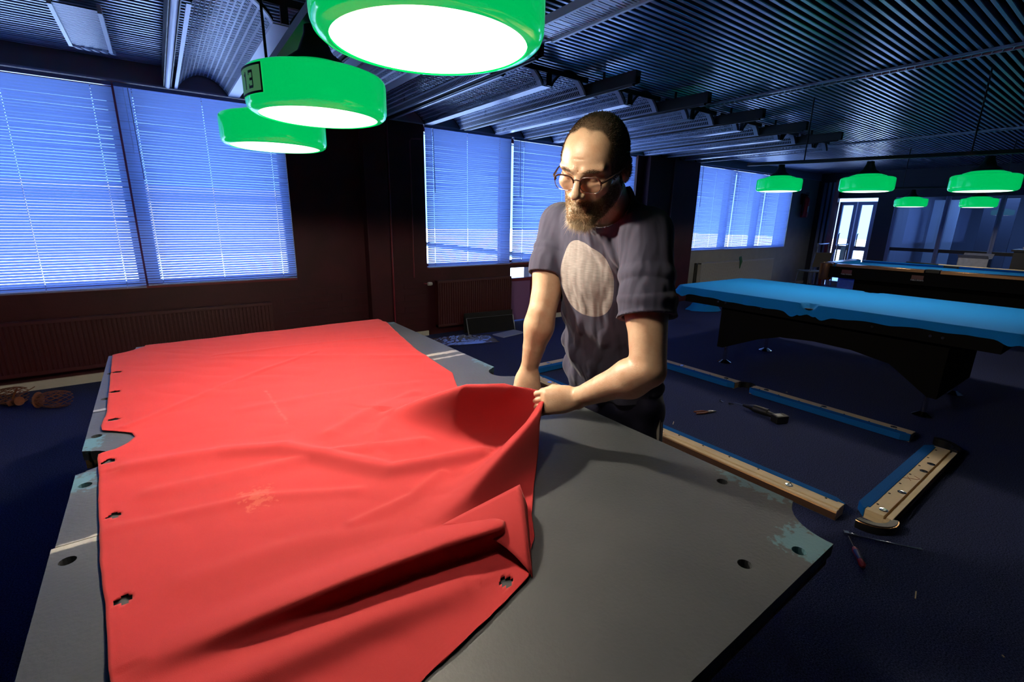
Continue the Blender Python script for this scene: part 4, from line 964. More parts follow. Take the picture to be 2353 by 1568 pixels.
# ---------------------------------------------------------------- the man
import openvdb as vdb
class SDF:
    def __init__(s, lo, hi, h):
        s.lo = np.array(lo, float); s.h = h; s.n = np.ceil((np.array(hi)-s.lo)/h).astype(int)+1
        s.F = np.full(s.n, .08, np.float32)
        s.ax = [s.lo[k]+h*np.arange(s.n[k]) for k in range(3)]
    def slab(s, lo, hi):
        i0 = np.clip(np.floor((np.array(lo)-s.lo)/s.h).astype(int), 0, s.n); i1 = np.clip(np.ceil((np.array(hi)-s.lo)/s.h).astype(int)+1, 0, s.n)
        if (i1 <= i0).any(): return None
        sl_ = tuple(slice(a, b_) for a, b_ in zip(i0, i1))
        x = s.ax[0][sl_[0]][:, None, None]; y = s.ax[1][sl_[1]][None, :, None]; z = s.ax[2][sl_[2]][None, None, :]
        return sl_, x, y, z
    def comb(s, sl_, d, k, op):
        A = s.F[sl_]; d = d.astype(np.float32)
        if op == 'add':
            if k <= 0: s.F[sl_] = np.minimum(A, d); return
            h = np.clip(.5+.5*(A-d)/k, 0, 1); s.F[sl_] = A*(1-h)+d*h-k*h*(1-h)
        else:
            d = -d; 
            if k <= 0: s.F[sl_] = np.maximum(A, d); return
            h = np.clip(.5-.5*(A-d)/k, 0, 1); s.F[sl_] = A*(1-h)+d*h+k*h*(1-h)
    def cone(s, a, b_, r1, r2, k=.012, op='add', sq=None):
        a = np.array(a, float); b_ = np.array(b_, float); m_ = max(r1, r2)+.03+k
        r = s.slab(np.minimum(a, b_)-m_, np.maximum(a, b_)+m_)
        if r is None: return
        sl_, x, y, z = r; d = b_-a; L = d@d+1e-12
        px, py, pz = x-a[0], y-a[1], z-a[2]; t = np.clip((px*d[0]+py*d[1]+pz*d[2])/L, 0, 1)
        qx, qy, qz = px-t*d[0], py-t*d[1], pz-t*d[2]
        dd = qx*qx+qy*qy+qz*qz
        if sq is not None:     # squash along a direction: factor >1 makes it thinner there
            v, f = np.array(sq[0], float), sq[1]; v /= np.linalg.norm(v); c_ = qx*v[0]+qy*v[1]+qz*v[2]; dd = dd+(f*f-1)*c_*c_
        s.comb(sl_, np.sqrt(dd)-(r1+(r2-r1)*t), k, op)
    def ell(s, c, rad, R=None, k=.012, op='add'):
        c = np.array(c, float); rad = np.array(rad, float); m_ = max(rad)+.03+k
        r = s.slab(c-m_, c+m_)
        if r is None: return
        sl_, x, y, z = r; px, py, pz = x-c[0], y-c[1], z-c[2]
        R = np.eye(3) if R is None else R
        l = [px*R[0, i]+py*R[1, i]+pz*R[2, i] for i in range(3)]
        k0 = np.sqrt(sum((l[i]/rad[i])**2 for i in range(3)))+1e-9; k1 = np.sqrt(sum((l[i]/rad[i]**2)**2 for i in range(3)))+1e-9
        s.comb(sl_, k0*(k0-1)/k1, k, op)
    def plane(s, p0, nrm):   # keep the side opposite to nrm
        p0 = np.array(p0); nrm = np.array(nrm, float); nrm /= np.linalg.norm(nrm)
        x, y, z = s.ax[0][:, None, None], s.ax[1][None, :, None], s.ax[2][None, None, :]
        s.F = np.maximum(s.F, ((x-p0[0])*nrm[0]+(y-p0[1])*nrm[1]+(z-p0[2])*nrm[2]).astype(np.float32))
    def mesh(s, name, relax=0):
        F = s.F.copy(); F[0] = F[-1] = .05; F[:, 0] = F[:, -1] = .05; F[:, :, 0] = F[:, :, -1] = .05
        g = vdb.FloatGrid(.08); g.copyFromArray(np.clip(F, -.08, .08)); pts, quads = g.convertToQuads(0.0)
        pts = np.array(pts, float)*s.h+s.lo; quads = np.array(quads)[:, ::-1]
        me = bpy.data.meshes.new(name); me.vertices.add(len(pts)); me.vertices.foreach_set('co', pts.ravel())
        me.loops.add(len(quads)*4); me.loops.foreach_set('vertex_index', quads.ravel().astype(np.int32))
        me.polygons.add(len(quads)); me.polygons.foreach_set('loop_start', np.arange(0, len(quads)*4, 4, dtype=np.int32))
        me.polygons.foreach_set('use_smooth', [True]*len(quads)); me.update(calc_edges=True); me.validate()
        return me, pts, quads
HO = np.array([.471, -.740, 1.594])
HR = np.array([[.272, -.901, -.330], [-.942, -.186, -.270], [-.182, -.384, .905]])
HR[:, 1] /= np.linalg.norm(HR[:, 1]); HR[:, 0] -= HR[:, 1]*(HR[:, 0]@HR[:, 1]); HR[:, 0] /= np.linalg.norm(HR[:, 0]); HR[:, 2] = -np.cross(HR[:, 0], HR[:, 1])
_t = math.radians(8); _f, _l = HR[:, 1].copy(), HR[:, 0].copy(); HR[:, 1] = _f*math.cos(_t)+_l*math.sin(_t); HR[:, 0] = _l*math.cos(_t)-_f*math.sin(_t)
HO = HO-RT*.012
def hp(x, y, z): return HO+HR@np.array([x, y, z], float)
L_ = np.array([.30, -.954, 0]); Fc = np.array([-.954, -.30, 0]); UPv = np.array([0, 0, 1.])
PEL = np.array([.850, -.512, .90]); NKB = np.array([.645, -.642, 1.490])
SHL = np.array([.660, -.805, 1.432])-RT*.042; SHR = CAM+(np.array([.600, -.462, 1.450])-CAM)*1.055
ELL = np.array([.540, -.895, 1.085]); ELR = CAM+(np.array([.510, -.488, 1.178])-CAM)*1.04
WRL = np.array([.480, -.698, .955]); WRR = np.array([.528, -.408, .962])
def torso(S, g, k=.03):
    ax = NKB-PEL; ax = ax/np.linalg.norm(ax); fw_ = np.cross(L_, ax); fw_ = fw_ if fw_@Fc > 0 else -fw_
    R = np.stack([L_, fw_, ax], 1); T_ = lambda t, f: PEL+(NKB-PEL)*t+fw_*f
    S.ell(T_(.0, .0), (.175+g, .115+g, .14), R, k); S.ell(T_(.22, .015), (.172+g, .122+g, .15), R, k)
    S.ell(T_(.45, .015), (.168+g, .118+g, .16), R, k); S.ell(T_(.64, .01)-L_*.012, (.182+g, .112+g, .15), R, k)
    S.ell(T_(.84, -.01), (.150+g, .092+g, .10), R, k)
    for s_, P_ in ((1, SHL), (-1, SHR)):
        S.cone(T_(.93, -.02)+L_*s_*.04, P_, .055+g, .056+g, k); S.ell(P_*.6+T_(.72, .0)*.4, (.075+g, .07+g, .09), R, k)
    return R, T_
B = SDF((.34, -1.02, .83), (1.10, -.27, 1.76), .0026)
TR, TT = torso(B, -.012)
# neck and head
B.cone(NKB+np.array([.0, 0, -.03]), hp(0, -.035, -.055), .068, .060, .03)
B.ell(hp(0, -.014, .034), (.0765, .099, .092), HR, .02); B.ell(hp(0, .028, .030), (.066, .066, .068), HR, .025); B.ell(hp(0, .034, -.045), (.058, .056, .066), HR, .025)
for s_ in (-1, 1): B.cone(hp(s_*.052, .0, -.055), hp(s_*.018, .078, -.100), .022, .020, .02)
B.ell(hp(0, .080, -.098), (.024, .018, .018), HR, .02)
for s_ in (-1, 1):
    B.ell(hp(s_*.045, .062, -.014), (.022, .022, .020), HR, .018)
    B.ell(hp(s_*.033, .100, .008), (.019, .015, .014), HR, .012, 'sub')
    B.ell(hp(s_*.033, .074, .008), (.0150, .0155, .0125), HR, .004)
    B.cone(hp(s_*.019, .086, .0055), hp(s_*.046, .079, .006), .0022, .0018, .003)
    B.cone(hp(s_*.050, .076, .028), hp(s_*.014, .094, .024), .008, .009, .012)
    B.ell(hp(s_*.079, -.012, .000), (.009, .020, .033), HR, .006); B.ell(hp(s_*.0865, -.006, .004), (.006, .010, .018), HR, .004, 'sub')
    B.cone(hp(s_*.078, -.028, .020), hp(s_*.080, -.026, -.012), .007, .006, .005)
B.cone(hp(0, .090, .018), hp(0, .113, -.020), .0085, .0095, .010); B.ell(hp(0, .117, -.027), (.0125, .0125, .0105), HR, .008)
for s_ in (-1, 1): B.ell(hp(s_*.0135, .106, -.031), (.0085, .010, .0085), HR, .006); B.ell(hp(s_*.008, .112, -.0385), (.0045, .006, .004), HR, .003, 'sub')
B.cone(hp(0, .098, .030), hp(0, .0955, .016), .0012, .0016, .003, 'sub')
B.cone(hp(-.020, .088, -.0585), hp(0, .0955, -.057), .006, .0075, .006); B.cone(hp(.020, .088, -.0585), hp(0, .0955, -.057), .006, .0075, .006)
B.cone(hp(-.016, .088, -.070), hp(.016, .088, -.070), .0075, .0075, .006); B.cone(hp(-.022, .095, -.0645), hp(.022, .095, -.0645), .0016, .0016, .003, 'sub')
for zz in (.052, .062, .074): B.cone(hp(-.030, .0925, zz), hp(.030, .0925, zz), .0010, .0010, .003, 'sub')
# arms
def arm(S, SH_, EL, WR_, g=0, f=1.0):
    d = WR_-EL; u = EL-SH_
    S.cone(SH_, SH_+u*.45, .060*f+g, .057*f+g, .02); S.cone(SH_+u*.45, EL, .057*f+g, .046*f+g, .003)
    S.cone(EL, EL+d*.25, .046*f+g, .048*f+g, .006); S.cone(EL+d*.25, EL+d*.62, .048*f+g, .039*f+g, .002); S.cone(EL+d*.62, WR_, .039*f+g, .0285*f+g, .002)
    if g == 0: S.ell(EL+d*.22+np.array([0, 0, -.006]), (.040, .046, .05), None, .03); S.ell(SH_+u*.52-np.array([.012, 0, 0]), (.046, .048, .07), None, .03)
arm(B, SHL, ELL, WRL); arm(B, SHR, ELR, WRR)
# left hand: fist round the cloth
a_ = np.array([-.80, .56, -.14]); a_ /= np.linalg.norm(a_); nb_ = -FW+np.array([0, 0, .25]); nb_ -= a_*(nb_@a_); nb_ /= np.linalg.norm(nb_); c_ = np.cross(a_, nb_); c_ = c_ if c_[2] < 0 else -c_
KN = WRL+a_*.088
for s_ in (-1.2, -.4, .4, 1.2):
    B.cone(WRL+c_*s_*.010, KN+c_*s_*.019, .019, .0155, .012, sq=None)
B.ell(WRL+a_*.05, (.044, .038, .019), np.stack([a_, c_, nb_], 1), .015)
for i, s_ in enumerate((-1.45, -.48, .48, 1.45)):
    ln = (.040, .044, .041, .033)[i]; r = (.0100, .0103, .0098, .0088)[i]
    b0 = KN+c_*s_*.0195; b1 = b0+a_*ln*.80-nb_*ln*.50; b2 = b1-nb_*ln*.66-a_*ln*.12; b3 = b2-a_*ln*.55-nb_*ln*.05
    B.cone(b0, b1, r*1.12, r, .004); B.cone(b1, b2, r, r*.93, .004); B.cone(b2, b3, r*.93, r*.80, .004)
th0 = WRL+a_*.025-c_*.022-nb_*.006; th1 = th0+a_*.038-c_*.016-nb_*.012; th2 = th1+a_*.034-nb_*.012+c_*.004; th3 = th2+a_*.022-nb_*.012+c_*.012
B.cone(th0, th1, .0185, .0135, .012); B.cone(th1, th2, .0130, .0112, .005); B.cone(th2, th3, .0112, .0092, .005)
# right hand: flat, pressing the cloth down, fingers spread towards the slate
a2 = np.array([-.42, -.22, -.88]); a2 /= np.linalg.norm(a2); n2 = -FW+np.array([0, 0, .1]); n2 -= a2*(n2@a2); n2 /= np.linalg.norm(n2); c2 = np.cross(a2, n2); c2 = c2 if c2@RT < 0 else -c2
KR = WRR+a2*.078
for s_ in (-1.2, -.4, .4, 1.2): B.cone(WRR+c2*s_*.009, KR+c2*s_*.021, .0175, .0145, .012)
B.ell(WRR+a2*.045, (.045, .040, .018), np.stack([a2, c2, n2], 1), .014)
for i, s_ in enumerate((-1.5, -.5, .5, 1.5)):
    ln = (.036, .040, .038, .030)[i]; r = (.0098, .0100, .0096, .0086)[i]; dr = a2+c2*s_*.08; dr /= np.linalg.norm(dr)
    b0 = KR+c2*s_*.021; b1 = b0+dr*ln; b2 = b1+(dr*.9-n2*.35)*ln*.50; b3 = b2+(dr*.6-n2*.8)*ln*.45
    B.cone(b0, b1, r*1.1, r, .004); B.cone(b1, b2, r, r*.92, .004); B.cone(b2, b3, r*.92, r*.8, .004)
q0 = WRR+a2*.022-c2*.022; q1 = q0+a2*.036-c2*.018; q2 = q1+a2*.032-c2*.004; q3 = q2+a2*.020+c2*.003
B.cone(q0, q1, .0175, .0135, .012); B.cone(q1, q2, .0128, .0108, .005); B.cone(q2, q3, .0108, .0088, .005)
bme, bp, bq = B.mesh('body')
# colour masks on the skin: hair tint under the stubble and the beard
hl_ = (bp-HO)@HR
def hairmask(h):
    x, y, z = h[:, 0], h[:, 1], h[:, 2]
    wob = .006*np.sin(x*140+z*60)+.004*np.sin(y*210)
    top = (z-.092)/.014+ (np.abs(x)/.066)**3*2.0-np.clip((y-.035)/.02, 0, 3)+wob*60        # crown in front
    side = np.minimum((np.abs(x)-.056)/.008, (z+.010)/.010)*1.0-np.clip((y-.050+(.02-z)*.25)/.012, 0, 5)
    back = np.minimum(( -.01-y)/.012, (z+.055)/.012)
    m_ = np.maximum.reduce([np.where(z > .08, top, -5), np.where(z > -.01, side, -5), back])
    return np.clip(m_+.3+wob*40, 0, 1)*(z > -.075)
def beardmask(h):
    x, y, z = h[:, 0], h[:, 1], h[:, 2]; ax_ = np.abs(x)
    zt = np.interp(ax_, [0, .012, .028, .045, .060, .072, .09], [-.047, -.045, -.050, -.045, -.030, .0, .01])
    m_ = (zt-z)/.006
    fr_ = (y-.005+.0*ax_)/.014
    mouth = (np.clip(1-np.sqrt((x/.020)**2+((z+.0655)/.0075)**2), 0, 1)*4)*(y > .07)
    nk = (z+.132)/.010
    return np.clip(np.minimum.reduce([m_, fr_, nk]), 0, 1)*np.clip(1-mouth, 0, 1)*(np.abs(x) < .1)*(y < .2)*(np.linalg.norm(h, axis=1) < .19)
hm_ = hairmask(hl_)*(np.linalg.norm(hl_, axis=1) < .17); bm_k = beardmask(hl_)
lips = np.clip(1.4-np.sqrt((hl_[:, 0]/.021)**2+((hl_[:, 2]+.0655)/.009)**2), 0, 1)*(hl_[:, 1] > .075)*(np.linalg.norm(hl_, axis=1) < .16)
brow = np.zeros(len(bp))
for s_ in (-1, 1):
    u = (s_*hl_[:, 0]-.033)/.023; brow = np.maximum(brow, np.clip(1.25-np.sqrt(u**2+((hl_[:, 2]-.0265+.004*u*u)/.0052)**2), 0, 1)*(hl_[:, 1] > .06))
for nm_, arr in (('hair', hm_), ('beard', bm_k), ('lips', lips), ('brow', brow)):
    at = bme.attributes.new(nm_, 'FLOAT', 'POINT'); at.data.foreach_set('value', arr.astype(np.float32))
m, t, n, l, p = nt('skin')
p.inputs['Roughness'].default_value = .42; p.inputs['Subsurface Weight'].default_value = .12; p.inputs['Subsurface Radius'].default_value = (.012, .005, .003); p.inputs['Specular IOR Level'].default_value = .5
tc = n.new('ShaderNodeTexCoord'); nz = n.new('ShaderNodeTexNoise'); nz.inputs['Scale'].default_value = 40; nz.inputs['Detail'].default_value = 5; l.new(tc.outputs['Object'], nz.inputs[0])
rp = n.new('ShaderNodeValToRGB'); rp.color_ramp.elements[0].position = .3; rp.color_ramp.elements[1].position = .7; rp.color_ramp.elements[0].color = (.56, .33, .21, 1); rp.color_ramp.elements[1].color = (.66, .43, .29, 1); l.new(nz.outputs[0], rp.inputs[0])
cur = rp.outputs[0]
for nm_, cc, ff in (('lips', (.36, .12, .09), .7), ('hair', (.075, .045, .028), .85), ('beard', (.30, .19, .10), .8), ('brow', (.16, .095, .055), .55)):
    at = n.new('ShaderNodeAttribute'); at.attribute_name = nm_; mm = n.new('ShaderNodeMath'); mm.operation = 'MULTIPLY'; mm.inputs[1].default_value = ff; l.new(at.outputs['Fac'], mm.inputs[0])
    mx = n.new('ShaderNodeMix'); mx.data_type = 'RGBA'; l.new(mm.outputs[0], mx.inputs[0]); l.new(cur, mx.inputs[6]); mx.inputs[7].default_value = (*cc, 1); cur = mx.outputs[2]
l.new(cur, p.inputs['Base Color'])
nb = n.new('ShaderNodeTexNoise'); nb.inputs['Scale'].default_value = 330; nb.inputs['Detail'].default_value = 3; l.new(tc.outputs['Object'], nb.inputs[0])
b = n.new('ShaderNodeBump'); b.inputs['Strength'].default_value = .22; b.inputs['Distance'].default_value = .002; l.new(nb.outputs[0], b.inputs['Height']); l.new(b.outputs[0], p.inputs['Normal'])
M['skin'] = m
man = empty('person', (.93, -.55, 0), label='bearded man in glasses and navy T-shirt with pale disc pulling the red cloth', cat='person')
bo = link('body', bme, M['skin']); bo.parent = man; bo.matrix_parent_inverse = Matrix.Translation((-.93, .55, 0))
def pch(o): o.parent = man; o.matrix_parent_inverse = Matrix.Translation((-.93, .55, 0)); return o
# strands
def vnormals(pts, quads):
    v = pts[quads]; nn = np.cross(v[:, 2]-v[:, 0], v[:, 3]-v[:, 1]); N = np.zeros_like(pts)
    for k in range(4): np.add.at(N, quads[:, k], nn)
    return N/(np.linalg.norm(N, axis=1, keepdims=True)+1e-12)
BN = vnormals(bp, bq)
cen = B.F.shape
def strands(mask, count, ln, wd, flow, curl, lift, name, mt):
    pr = mask**1.5; idx_ = rng.choice(len(bp), count, p=pr/pr.sum()); P0 = bp[idx_]+rng.randn(count, 3)*.0013; N = BN[idx_]
    D = flow(hl_[idx_]); Dw = D@HR.T; Dw = Dw-N*np.sum(Dw*N, 1, keepdims=True); Dw /= np.linalg.norm(Dw, axis=1, keepdims=True)+1e-9
    Dw = Dw+rng.randn(count, 3)*.35; Ls = (ln if not callable(ln) else ln(hl_[idx_]))*(.6+.8*rng.rand(count)); 
    m1 = P0+(N*lift+Dw*(1-lift)*.6)*Ls[:, None]*.55; m2 = m1+(N*lift*.3+Dw)*Ls[:, None]*.5+rng.randn(count, 3)*curl
    sd = np.cross(N, Dw); sd /= np.linalg.norm(sd, axis=1, keepdims=True)+1e-9; sd = sd*wd
    V = np.stack([P0-sd-N*.001, P0+sd-N*.001, m1-sd*.8, m1+sd*.8, m2], 1).reshape(-1, 3)
    b0 = np.arange(count)*5; fs_ = [(int(i), int(i+1), int(i+3), int(i+2)) for i in b0]+[(int(i+2), int(i+3), int(i+4)) for i in b0]
    me_ = bpy.data.meshes.new(name); me_.from_pydata(V.tolist(), [], fs_); me_.update()
    o = pch(link(name, me_, mt)); o['kind'] = 'stuff'; return o
def hairmat(name, c1, c2):
    m, t, n, l, p = nt(name); g_ = n.new('ShaderNodeNewGeometry'); rp = n.new('ShaderNodeValToRGB'); rp.color_ramp.elements[0].color = (*c1, 1); rp.color_ramp.elements[1].color = (*c2, 1)
    l.new(g_.outputs['Random Per Island'], rp.inputs[0]); l.new(rp.outputs[0], p.inputs['Base Color']); p.inputs['Roughness'].default_value = .5; return m
fh = lambda h: np.stack([h[:, 0]*1.0, -.6+0*h[:, 0], -h[:, 2]*1.5-.2*(h[:, 2] < .05)], 1)
strands(hm_*(hl_[:, 2] > -.075), 30000, .014, .00040, fh, .001, .45, 'hair', hairmat('hair_brown', (.04, .024, .014), (.20, .14, .085)))
fbm = lambda h: np.stack([h[:, 0]*1.5, .25+0*h[:, 0], -1.0+0*h[:, 0]], 1)
strands(bm_k, 24000, lambda h: np.interp(h[:, 2], [-.13, -.085, -.05, .0], [.034, .032, .014, .008]), .00050, fbm, .0035, .50, 'beard', hairmat('beard_grizzled', (.34, .22, .11), (.75, .60, .40)))
strands(np.clip(brow, 0, 1)+1e-9, 900, .008, .0003, lambda h: np.stack([np.sign(h[:, 0]), 0*h[:, 0], .1+0*h[:, 0]], 1), .0005, .3, 'eyebrows', hairmat('brow_brown', (.12, .07, .04), (.35, .24, .15)))
# spectacles
gl_ = MB(); rims = MB(); lens = MB()
def gp_(x, y, z): return tuple(hp(x, y, z))
def rimpts(s_, top):
    pts = []
    for k in range(25):
        a = PI*k/24 if top else PI+PI*k/24
        x = (.026)*math.cos(a); z = (.016 if top else .021)*math.sin(a); x = math.copysign(abs(x/.026)**.7*.026, x); z = math.copysign(abs(z/(.016 if top else .021))**.8*(.016 if top else .021), z)
        pts.append(gp_(s_*.0345+x, .108-.10*abs(s_*.0345+x)**1.0*.9+.0, .000+z))
    return pts
sg = empty('spectacles', tuple(HO)); sg.parent = man; sg.matrix_parent_inverse = Matrix.Translation((-.93, .55, 0)); 
def gch(o): o.parent = sg; o.matrix_parent_inverse = Matrix.Translation(tuple(-HO)); return o
for s_ in (-1, 1):
    gch(MB().tube(rimpts(s_, True), .0020, n=8).build('brow_bar', mat('tortoise_brown', (.06, .02, .015), .25), None, smooth=True))
    gch(MB().tube(rimpts(s_, False), .0009, n=6).build('wire_rim', M['chrome'], None, smooth=True))
    pts = rimpts(s_, True)+rimpts(s_, False)[1:-1]; gch(MB().add(pts, [tuple(range(len(pts)))]).build('lens', M['lens'], None))
    gch(MB().tube([gp_(s_*.0585, .1025, .004), gp_(s_*.068, .092, .008), gp_(s_*.078, .05, .010), gp_(s_*.0825, -.008, .012), gp_(s_*.083, -.030, -.012)], [.0028, .0030, .0018, .0016, .0016], n=8).build('temple', mat('dark_temple', (.05, .025, .02), .3), None, smooth=True))
gch(MB().tube([gp_(-.0105, .1055, .006), gp_(0, .1085, .009), gp_(.0105, .1055, .006)], .0014, n=8).build('bridge', M['chrome'], None, smooth=True))
# T-shirt
BX = ((.34, -1.02, .84), (1.10, -.24, 1.56), .0034)
S = SDF(*BX); torso(S, .006)
ax = (NKB-PEL)/np.linalg.norm(NKB-PEL)
S.ell(PEL+np.array([0, 0, -.005]), (.186, .132, .15), TR, .03); S.cone(NKB+np.array([0, 0, -.06]), NKB+(hp(0, -.035, -.055)-NKB)*.45, .085, .074, .03)
def foldfield(X_, Y_, Z_):
    lx = (X_-PEL[0])*L_[0]+(Y_-PEL[1])*L_[1]; fx = (X_-PEL[0])*Fc[0]+(Y_-PEL[1])*Fc[1]
    d = .0070*np.sin(lx*62+4*np.sin(Z_*9)+1.3*fx*10)*np.clip((1.36-Z_)/.25, .2, 1)
    d = d+.0050*np.sin(lx*28-Z_*46+2*np.sin(lx*21))*np.clip((np.abs(lx)-.05)/.08, 0, 1)
    d = d+.0035*np.sin(Z_*60+lx*35+3*np.sin(lx*14+Z_*7))*np.clip((1.04-Z_)/.08, 0, 1)
    return d+.0020*np.sin(lx*95+Z_*33+fx*60)
x, y, z = S.ax[0][:, None, None], S.ax[1][None, :, None], S.ax[2][None, None, :]
FF = foldfield(x, y, z).astype(np.float32); S.F += FF
In = SDF(*BX); torso(In, .0); In.cone(NKB+np.array([-.01, 0, -.03]), hp(0, -.035, -.055), .070, .068, .02)
S.F = np.minimum(S.F, In.F-.0080).astype(np.float32)
for SH_, EL, f, r1 in ((SHL, ELL, .62, .088), (SHR, ELR, .60, .070)):
    A = SDF(*BX); d = EL-SH_
    A.cone(SH_+d*.05, SH_+d*.30, .066, .070, .03); A.cone(SH_+d*.25, SH_+d*(f+.2), .068, r1, .02)
    lt = (x-SH_[0])*d[0]+(y-SH_[1])*d[1]+(z-SH_[2])*d[2]; lt = lt/(d@d)
    A.F = A.F+(.0045*np.sin(lt*38+((x-SH_[0])*9+(y-SH_[1])*14))*np.clip(lt*2, 0, 1)).astype(np.float32)
    I2 = SDF(*BX); I2.cone(SH_, SH_+d*.45, .0655, .0625, .02); I2.cone(SH_+d*.45, EL, .0625, .054, .01); I2.ell(SH_+d*.52-np.array([.012, 0, 0]), (.052, .054, .075), None, .03)
    A.F = np.minimum(A.F, I2.F-.0080); dn = d/np.linalg.norm(d); p0 = SH_+d*f
    A.F = np.maximum(A.F, (x-p0[0])*dn[0]+(y-p0[1])*dn[1]+(z-p0[2])*dn[2]).astype(np.float32)
    h = np.clip(.5+.5*(S.F-A.F)/.02, 0, 1); S.F = (S.F*(1-h)+A.F*h-.02*h*(1-h)).astype(np.float32)
    In.F = np.minimum(In.F, I2.F)
tz = (x-PEL[0])*ax[0]+(y-PEL[1])*ax[1]+(z-PEL[2])*ax[2]; lx_ = (x-PEL[0])*L_[0]+(y-PEL[1])*L_[1]
S.F = np.maximum(S.F, -(tz+.030+.008*np.sin(lx_*30))).astype(np.float32)
mk = np.maximum(S.F, -(In.F-.001))
S.F = mk.astype(np.float32)
nk0 = NKB+(hp(0, -.035, -.055)-NKB)*.40; nd = hp(0, -.035, -.055)-NKB+np.array([-.035, -.01, -.015]); nd = nd/np.linalg.norm(nd)
Nc = SDF(*BX); Nc.cone(nk0+nd*.050+Fc*.018, nk0+nd*.30+Fc*.018, .084, .13, 0)
h_ = np.clip(.5-.5*(S.F+Nc.F)/.006, 0, 1); S.F = np.maximum(S.F, -Nc.F).astype(np.float32)
sme, sp_, sq_ = S.mesh('t_shirt')
m, t, n, l, p = nt('navy_jersey')
p.inputs['Roughness'].default_value = .9; p.inputs['Specular IOR Level'].default_value = .2; p.inputs['Sheen Weight'].default_value = .1
def ray_dir(px, py): v_ = FW+RT*(px-1176.5)/FPX-UP*(py-784)/FPX; return v_
# disc print centre on the chest, found once from the torso frame
PC = PEL+ax*.462+np.cross(L_, ax)*(-.12 if np.cross(L_, ax)@Fc < 0 else .12)+L_*(-.044)
tc = n.new('ShaderNodeTexCoord'); src = tc.outputs['Object']
def dotn(vec, c0):
    a = n.new('ShaderNodeVectorMath'); a.operation = 'SUBTRACT'; l.new(src, a.inputs[0]); a.inputs[1].default_value = tuple(c0)
    d_ = n.new('ShaderNodeVectorMath'); d_.operation = 'DOT_PRODUCT'; l.new(a.outputs[0], d_.inputs[0]); d_.inputs[1].default_value = tuple(vec); return d_.outputs['Value']
def mth(op, a, b_=None, c_=None):
    q_ = n.new('ShaderNodeMath'); q_.operation = op
    for i, v_ in enumerate((a, b_, c_)):
        if v_ is None: continue
        if isinstance(v_, (int, float)): q_.inputs[i].default_value = v_
        else: l.new(v_, q_.inputs[i])
    return q_.outputs[0]
fwv = np.cross(L_, ax); fwv = fwv if fwv@Fc > 0 else -fwv
U_ = dotn(L_, PC); V_ = dotn(ax, PC); Wd = dotn(fwv, PEL)
rr = mth('SQRT', mth('ADD', mth('POWER', mth('ABSOLUTE', mth('DIVIDE', U_, .096)), 2.5), mth('POWER', mth('ABSOLUTE', mth('DIVIDE', V_, .112)), 2.5)))
ang_ = mth('ARCTAN2', V_, U_); poly8 = mth('MULTIPLY', mth('COSINE', mth('MULTIPLY', ang_, 8.0)), .0)
msk = mth('MULTIPLY', mth('LESS_THAN', mth('ADD', rr, poly8), 1.0), mth('GREATER_THAN', Wd, .03))
nz = n.new('ShaderNodeTexNoise'); nz.inputs['Scale'].default_value = 200; mp = n.new('ShaderNodeMapping'); mp.inputs['Scale'].default_value = (.2, .2, 2.5); l.new(src, mp.inputs[0]); l.new(mp.outputs[0], nz.inputs[0])
mx = n.new('ShaderNodeMix'); mx.data_type = 'RGBA'; l.new(msk, mx.inputs[0]); mx.inputs[6].default_value = (.055, .054, .090, 1)
rp = n.new('ShaderNodeValToRGB'); rp.color_ramp.elements[0].position = .35; rp.color_ramp.elements[1].position = .65; rp.color_ramp.elements[0].color = (.27, .24, .235, 1); rp.color_ramp.elements[1].color = (.35, .315, .31, 1); l.new(nz.outputs[0], rp.inputs[0]); l.new(rp.outputs[0], mx.inputs[7]); l.new(mx.outputs[2], p.inputs['Base Color'])
nb = n.new('ShaderNodeTexNoise'); nb.inputs['Scale'].default_value = 16; nb.inputs['Detail'].default_value = 2; mp2 = n.new('ShaderNodeMapping'); mp2.inputs['Scale'].default_value = (1, 1, .25); l.new(src, mp2.inputs[0]); l.new(mp2.outputs[0], nb.inputs[0])
b = n.new('ShaderNodeBump'); b.inputs['Strength'].default_value = .5; b.inputs['Distance'].default_value = .04; l.new(nb.outputs[0], b.inputs['Height']); l.new(b.outputs[0], p.inputs['Normal'])
pch(link('t_shirt', sme, m))['label'] = 'dark navy T-shirt with a pale grey disc printed on the chest'
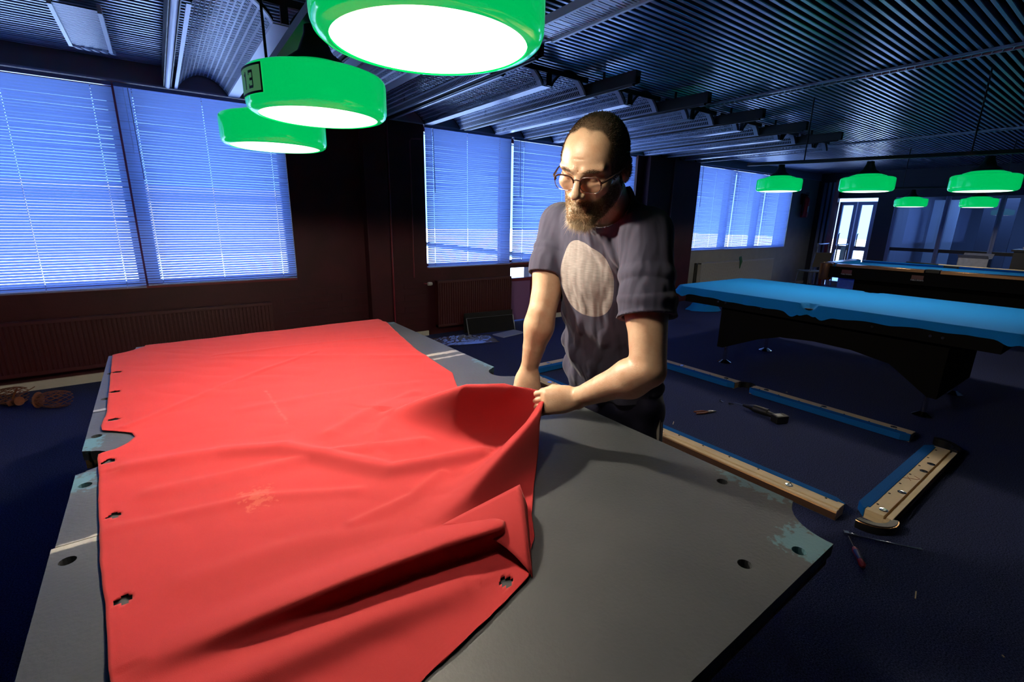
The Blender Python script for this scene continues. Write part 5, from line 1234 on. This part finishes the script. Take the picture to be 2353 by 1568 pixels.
# trousers and shoes
Q = SDF((.66, -.92, .0), (1.22, -.18, 1.04), .006)
HIP = PEL+np.array([.01, 0, -.03])
Q.ell(HIP+np.array([0, 0, .03]), (.172, .122, .13), TR, .03); Q.ell(HIP+np.array([.02, 0, -.05]), (.17, .125, .12), np.stack([L_, Fc, UPv], 1), .03)
for s_, fo_ in ((1, .03), (-1, -.06)):
    h0 = HIP+L_*s_*.085+np.array([0, 0, -.06]); kn = np.array([.865, -.523, .50])+L_*s_*.11-Fc*fo_; an = np.array([.925, -.525, .09])+L_*s_*.14-Fc*fo_*1.6
    Q.cone(h0, kn, .098, .066, .04); Q.cone(kn, an, .066, .052, .03)
x, y, z = Q.ax[0][:, None, None], Q.ax[1][None, :, None], Q.ax[2][None, None, :]
Q.F = (Q.F+.004*np.sin(z*48+x*30+2*np.sin(y*25))+.003*np.sin(y*80+z*20)).astype(np.float32)
Q.plane(PEL+ax*.055, ax); Q.plane((0, 0, .05), (0, 0, -1))
qme, _, _ = Q.mesh('trousers')
pch(link('trousers', qme, mat('navy_track_fabric', (.016, .015, .034), .55, bump=.25, bscale=25)))['label'] = 'dark navy track trousers with pale side stripes'
for s_, fo_ in ((1, .03), (-1, -.06)):
    h0 = HIP+L_*s_*.085+np.array([0, 0, -.06]); kn = np.array([.865, -.523, .50])+L_*s_*.11-Fc*fo_; an = np.array([.925, -.525, .09])+L_*s_*.14-Fc*fo_*1.6
    for off in (-.016, 0, .016):
        ring = []
        for u in np.linspace(0, 2, 30):
            P_ = h0+(kn-h0)*u if u <= 1 else kn+(an-kn)*(u-1); R_ = .098+(.066-.098)*u if u <= 1 else .066+(.052-.066)*(u-1)
            ring.append(P_+L_*s_*(R_+.002)+Fc*off)
        sv = MB(); vs = []; fs = []
        for k, P_ in enumerate(ring): vs += [P_-Fc*.0042+L_*s_*.0025, P_+Fc*.0042+L_*s_*.0025, P_+Fc*.0042-L_*s_*.01, P_-Fc*.0042-L_*s_*.01]
        for k in range(len(ring)-1):
            for q_ in range(4): fs.append((k*4+q_, k*4+(q_+1) % 4, k*4+4+(q_+1) % 4, k*4+4+q_))
        pch(sv.add(vs, fs).build('side_stripe', mat('stripe_white', (.42, .38, .34), .7) if 'stripe_white' not in bpy.data.materials else bpy.data.materials['stripe_white'], None))
    Z_ = SDF(tuple(np.array([an[0]-.25, an[1]-.2, -.01])), tuple(np.array([an[0]+.2, an[1]+.2, .16])), .006)
    Z_.cone((an[0]+.03, an[1], .045), tuple(np.array([an[0], an[1], .035])+Fc*.17), .045, .036, .03); Z_.cone((an[0], an[1], .10), (an[0], an[1], .05), .048, .045, .02); Z_.plane((0, 0, .002), (0, 0, -1))
    zme, _, _ = Z_.mesh('shoe'); pch(link('shoe', zme, M['blackmatt']))
cu = MB().tube([tuple(NKB+np.array([0, 0, 0]))]*1+[tuple(NKB)], .001) if False else None
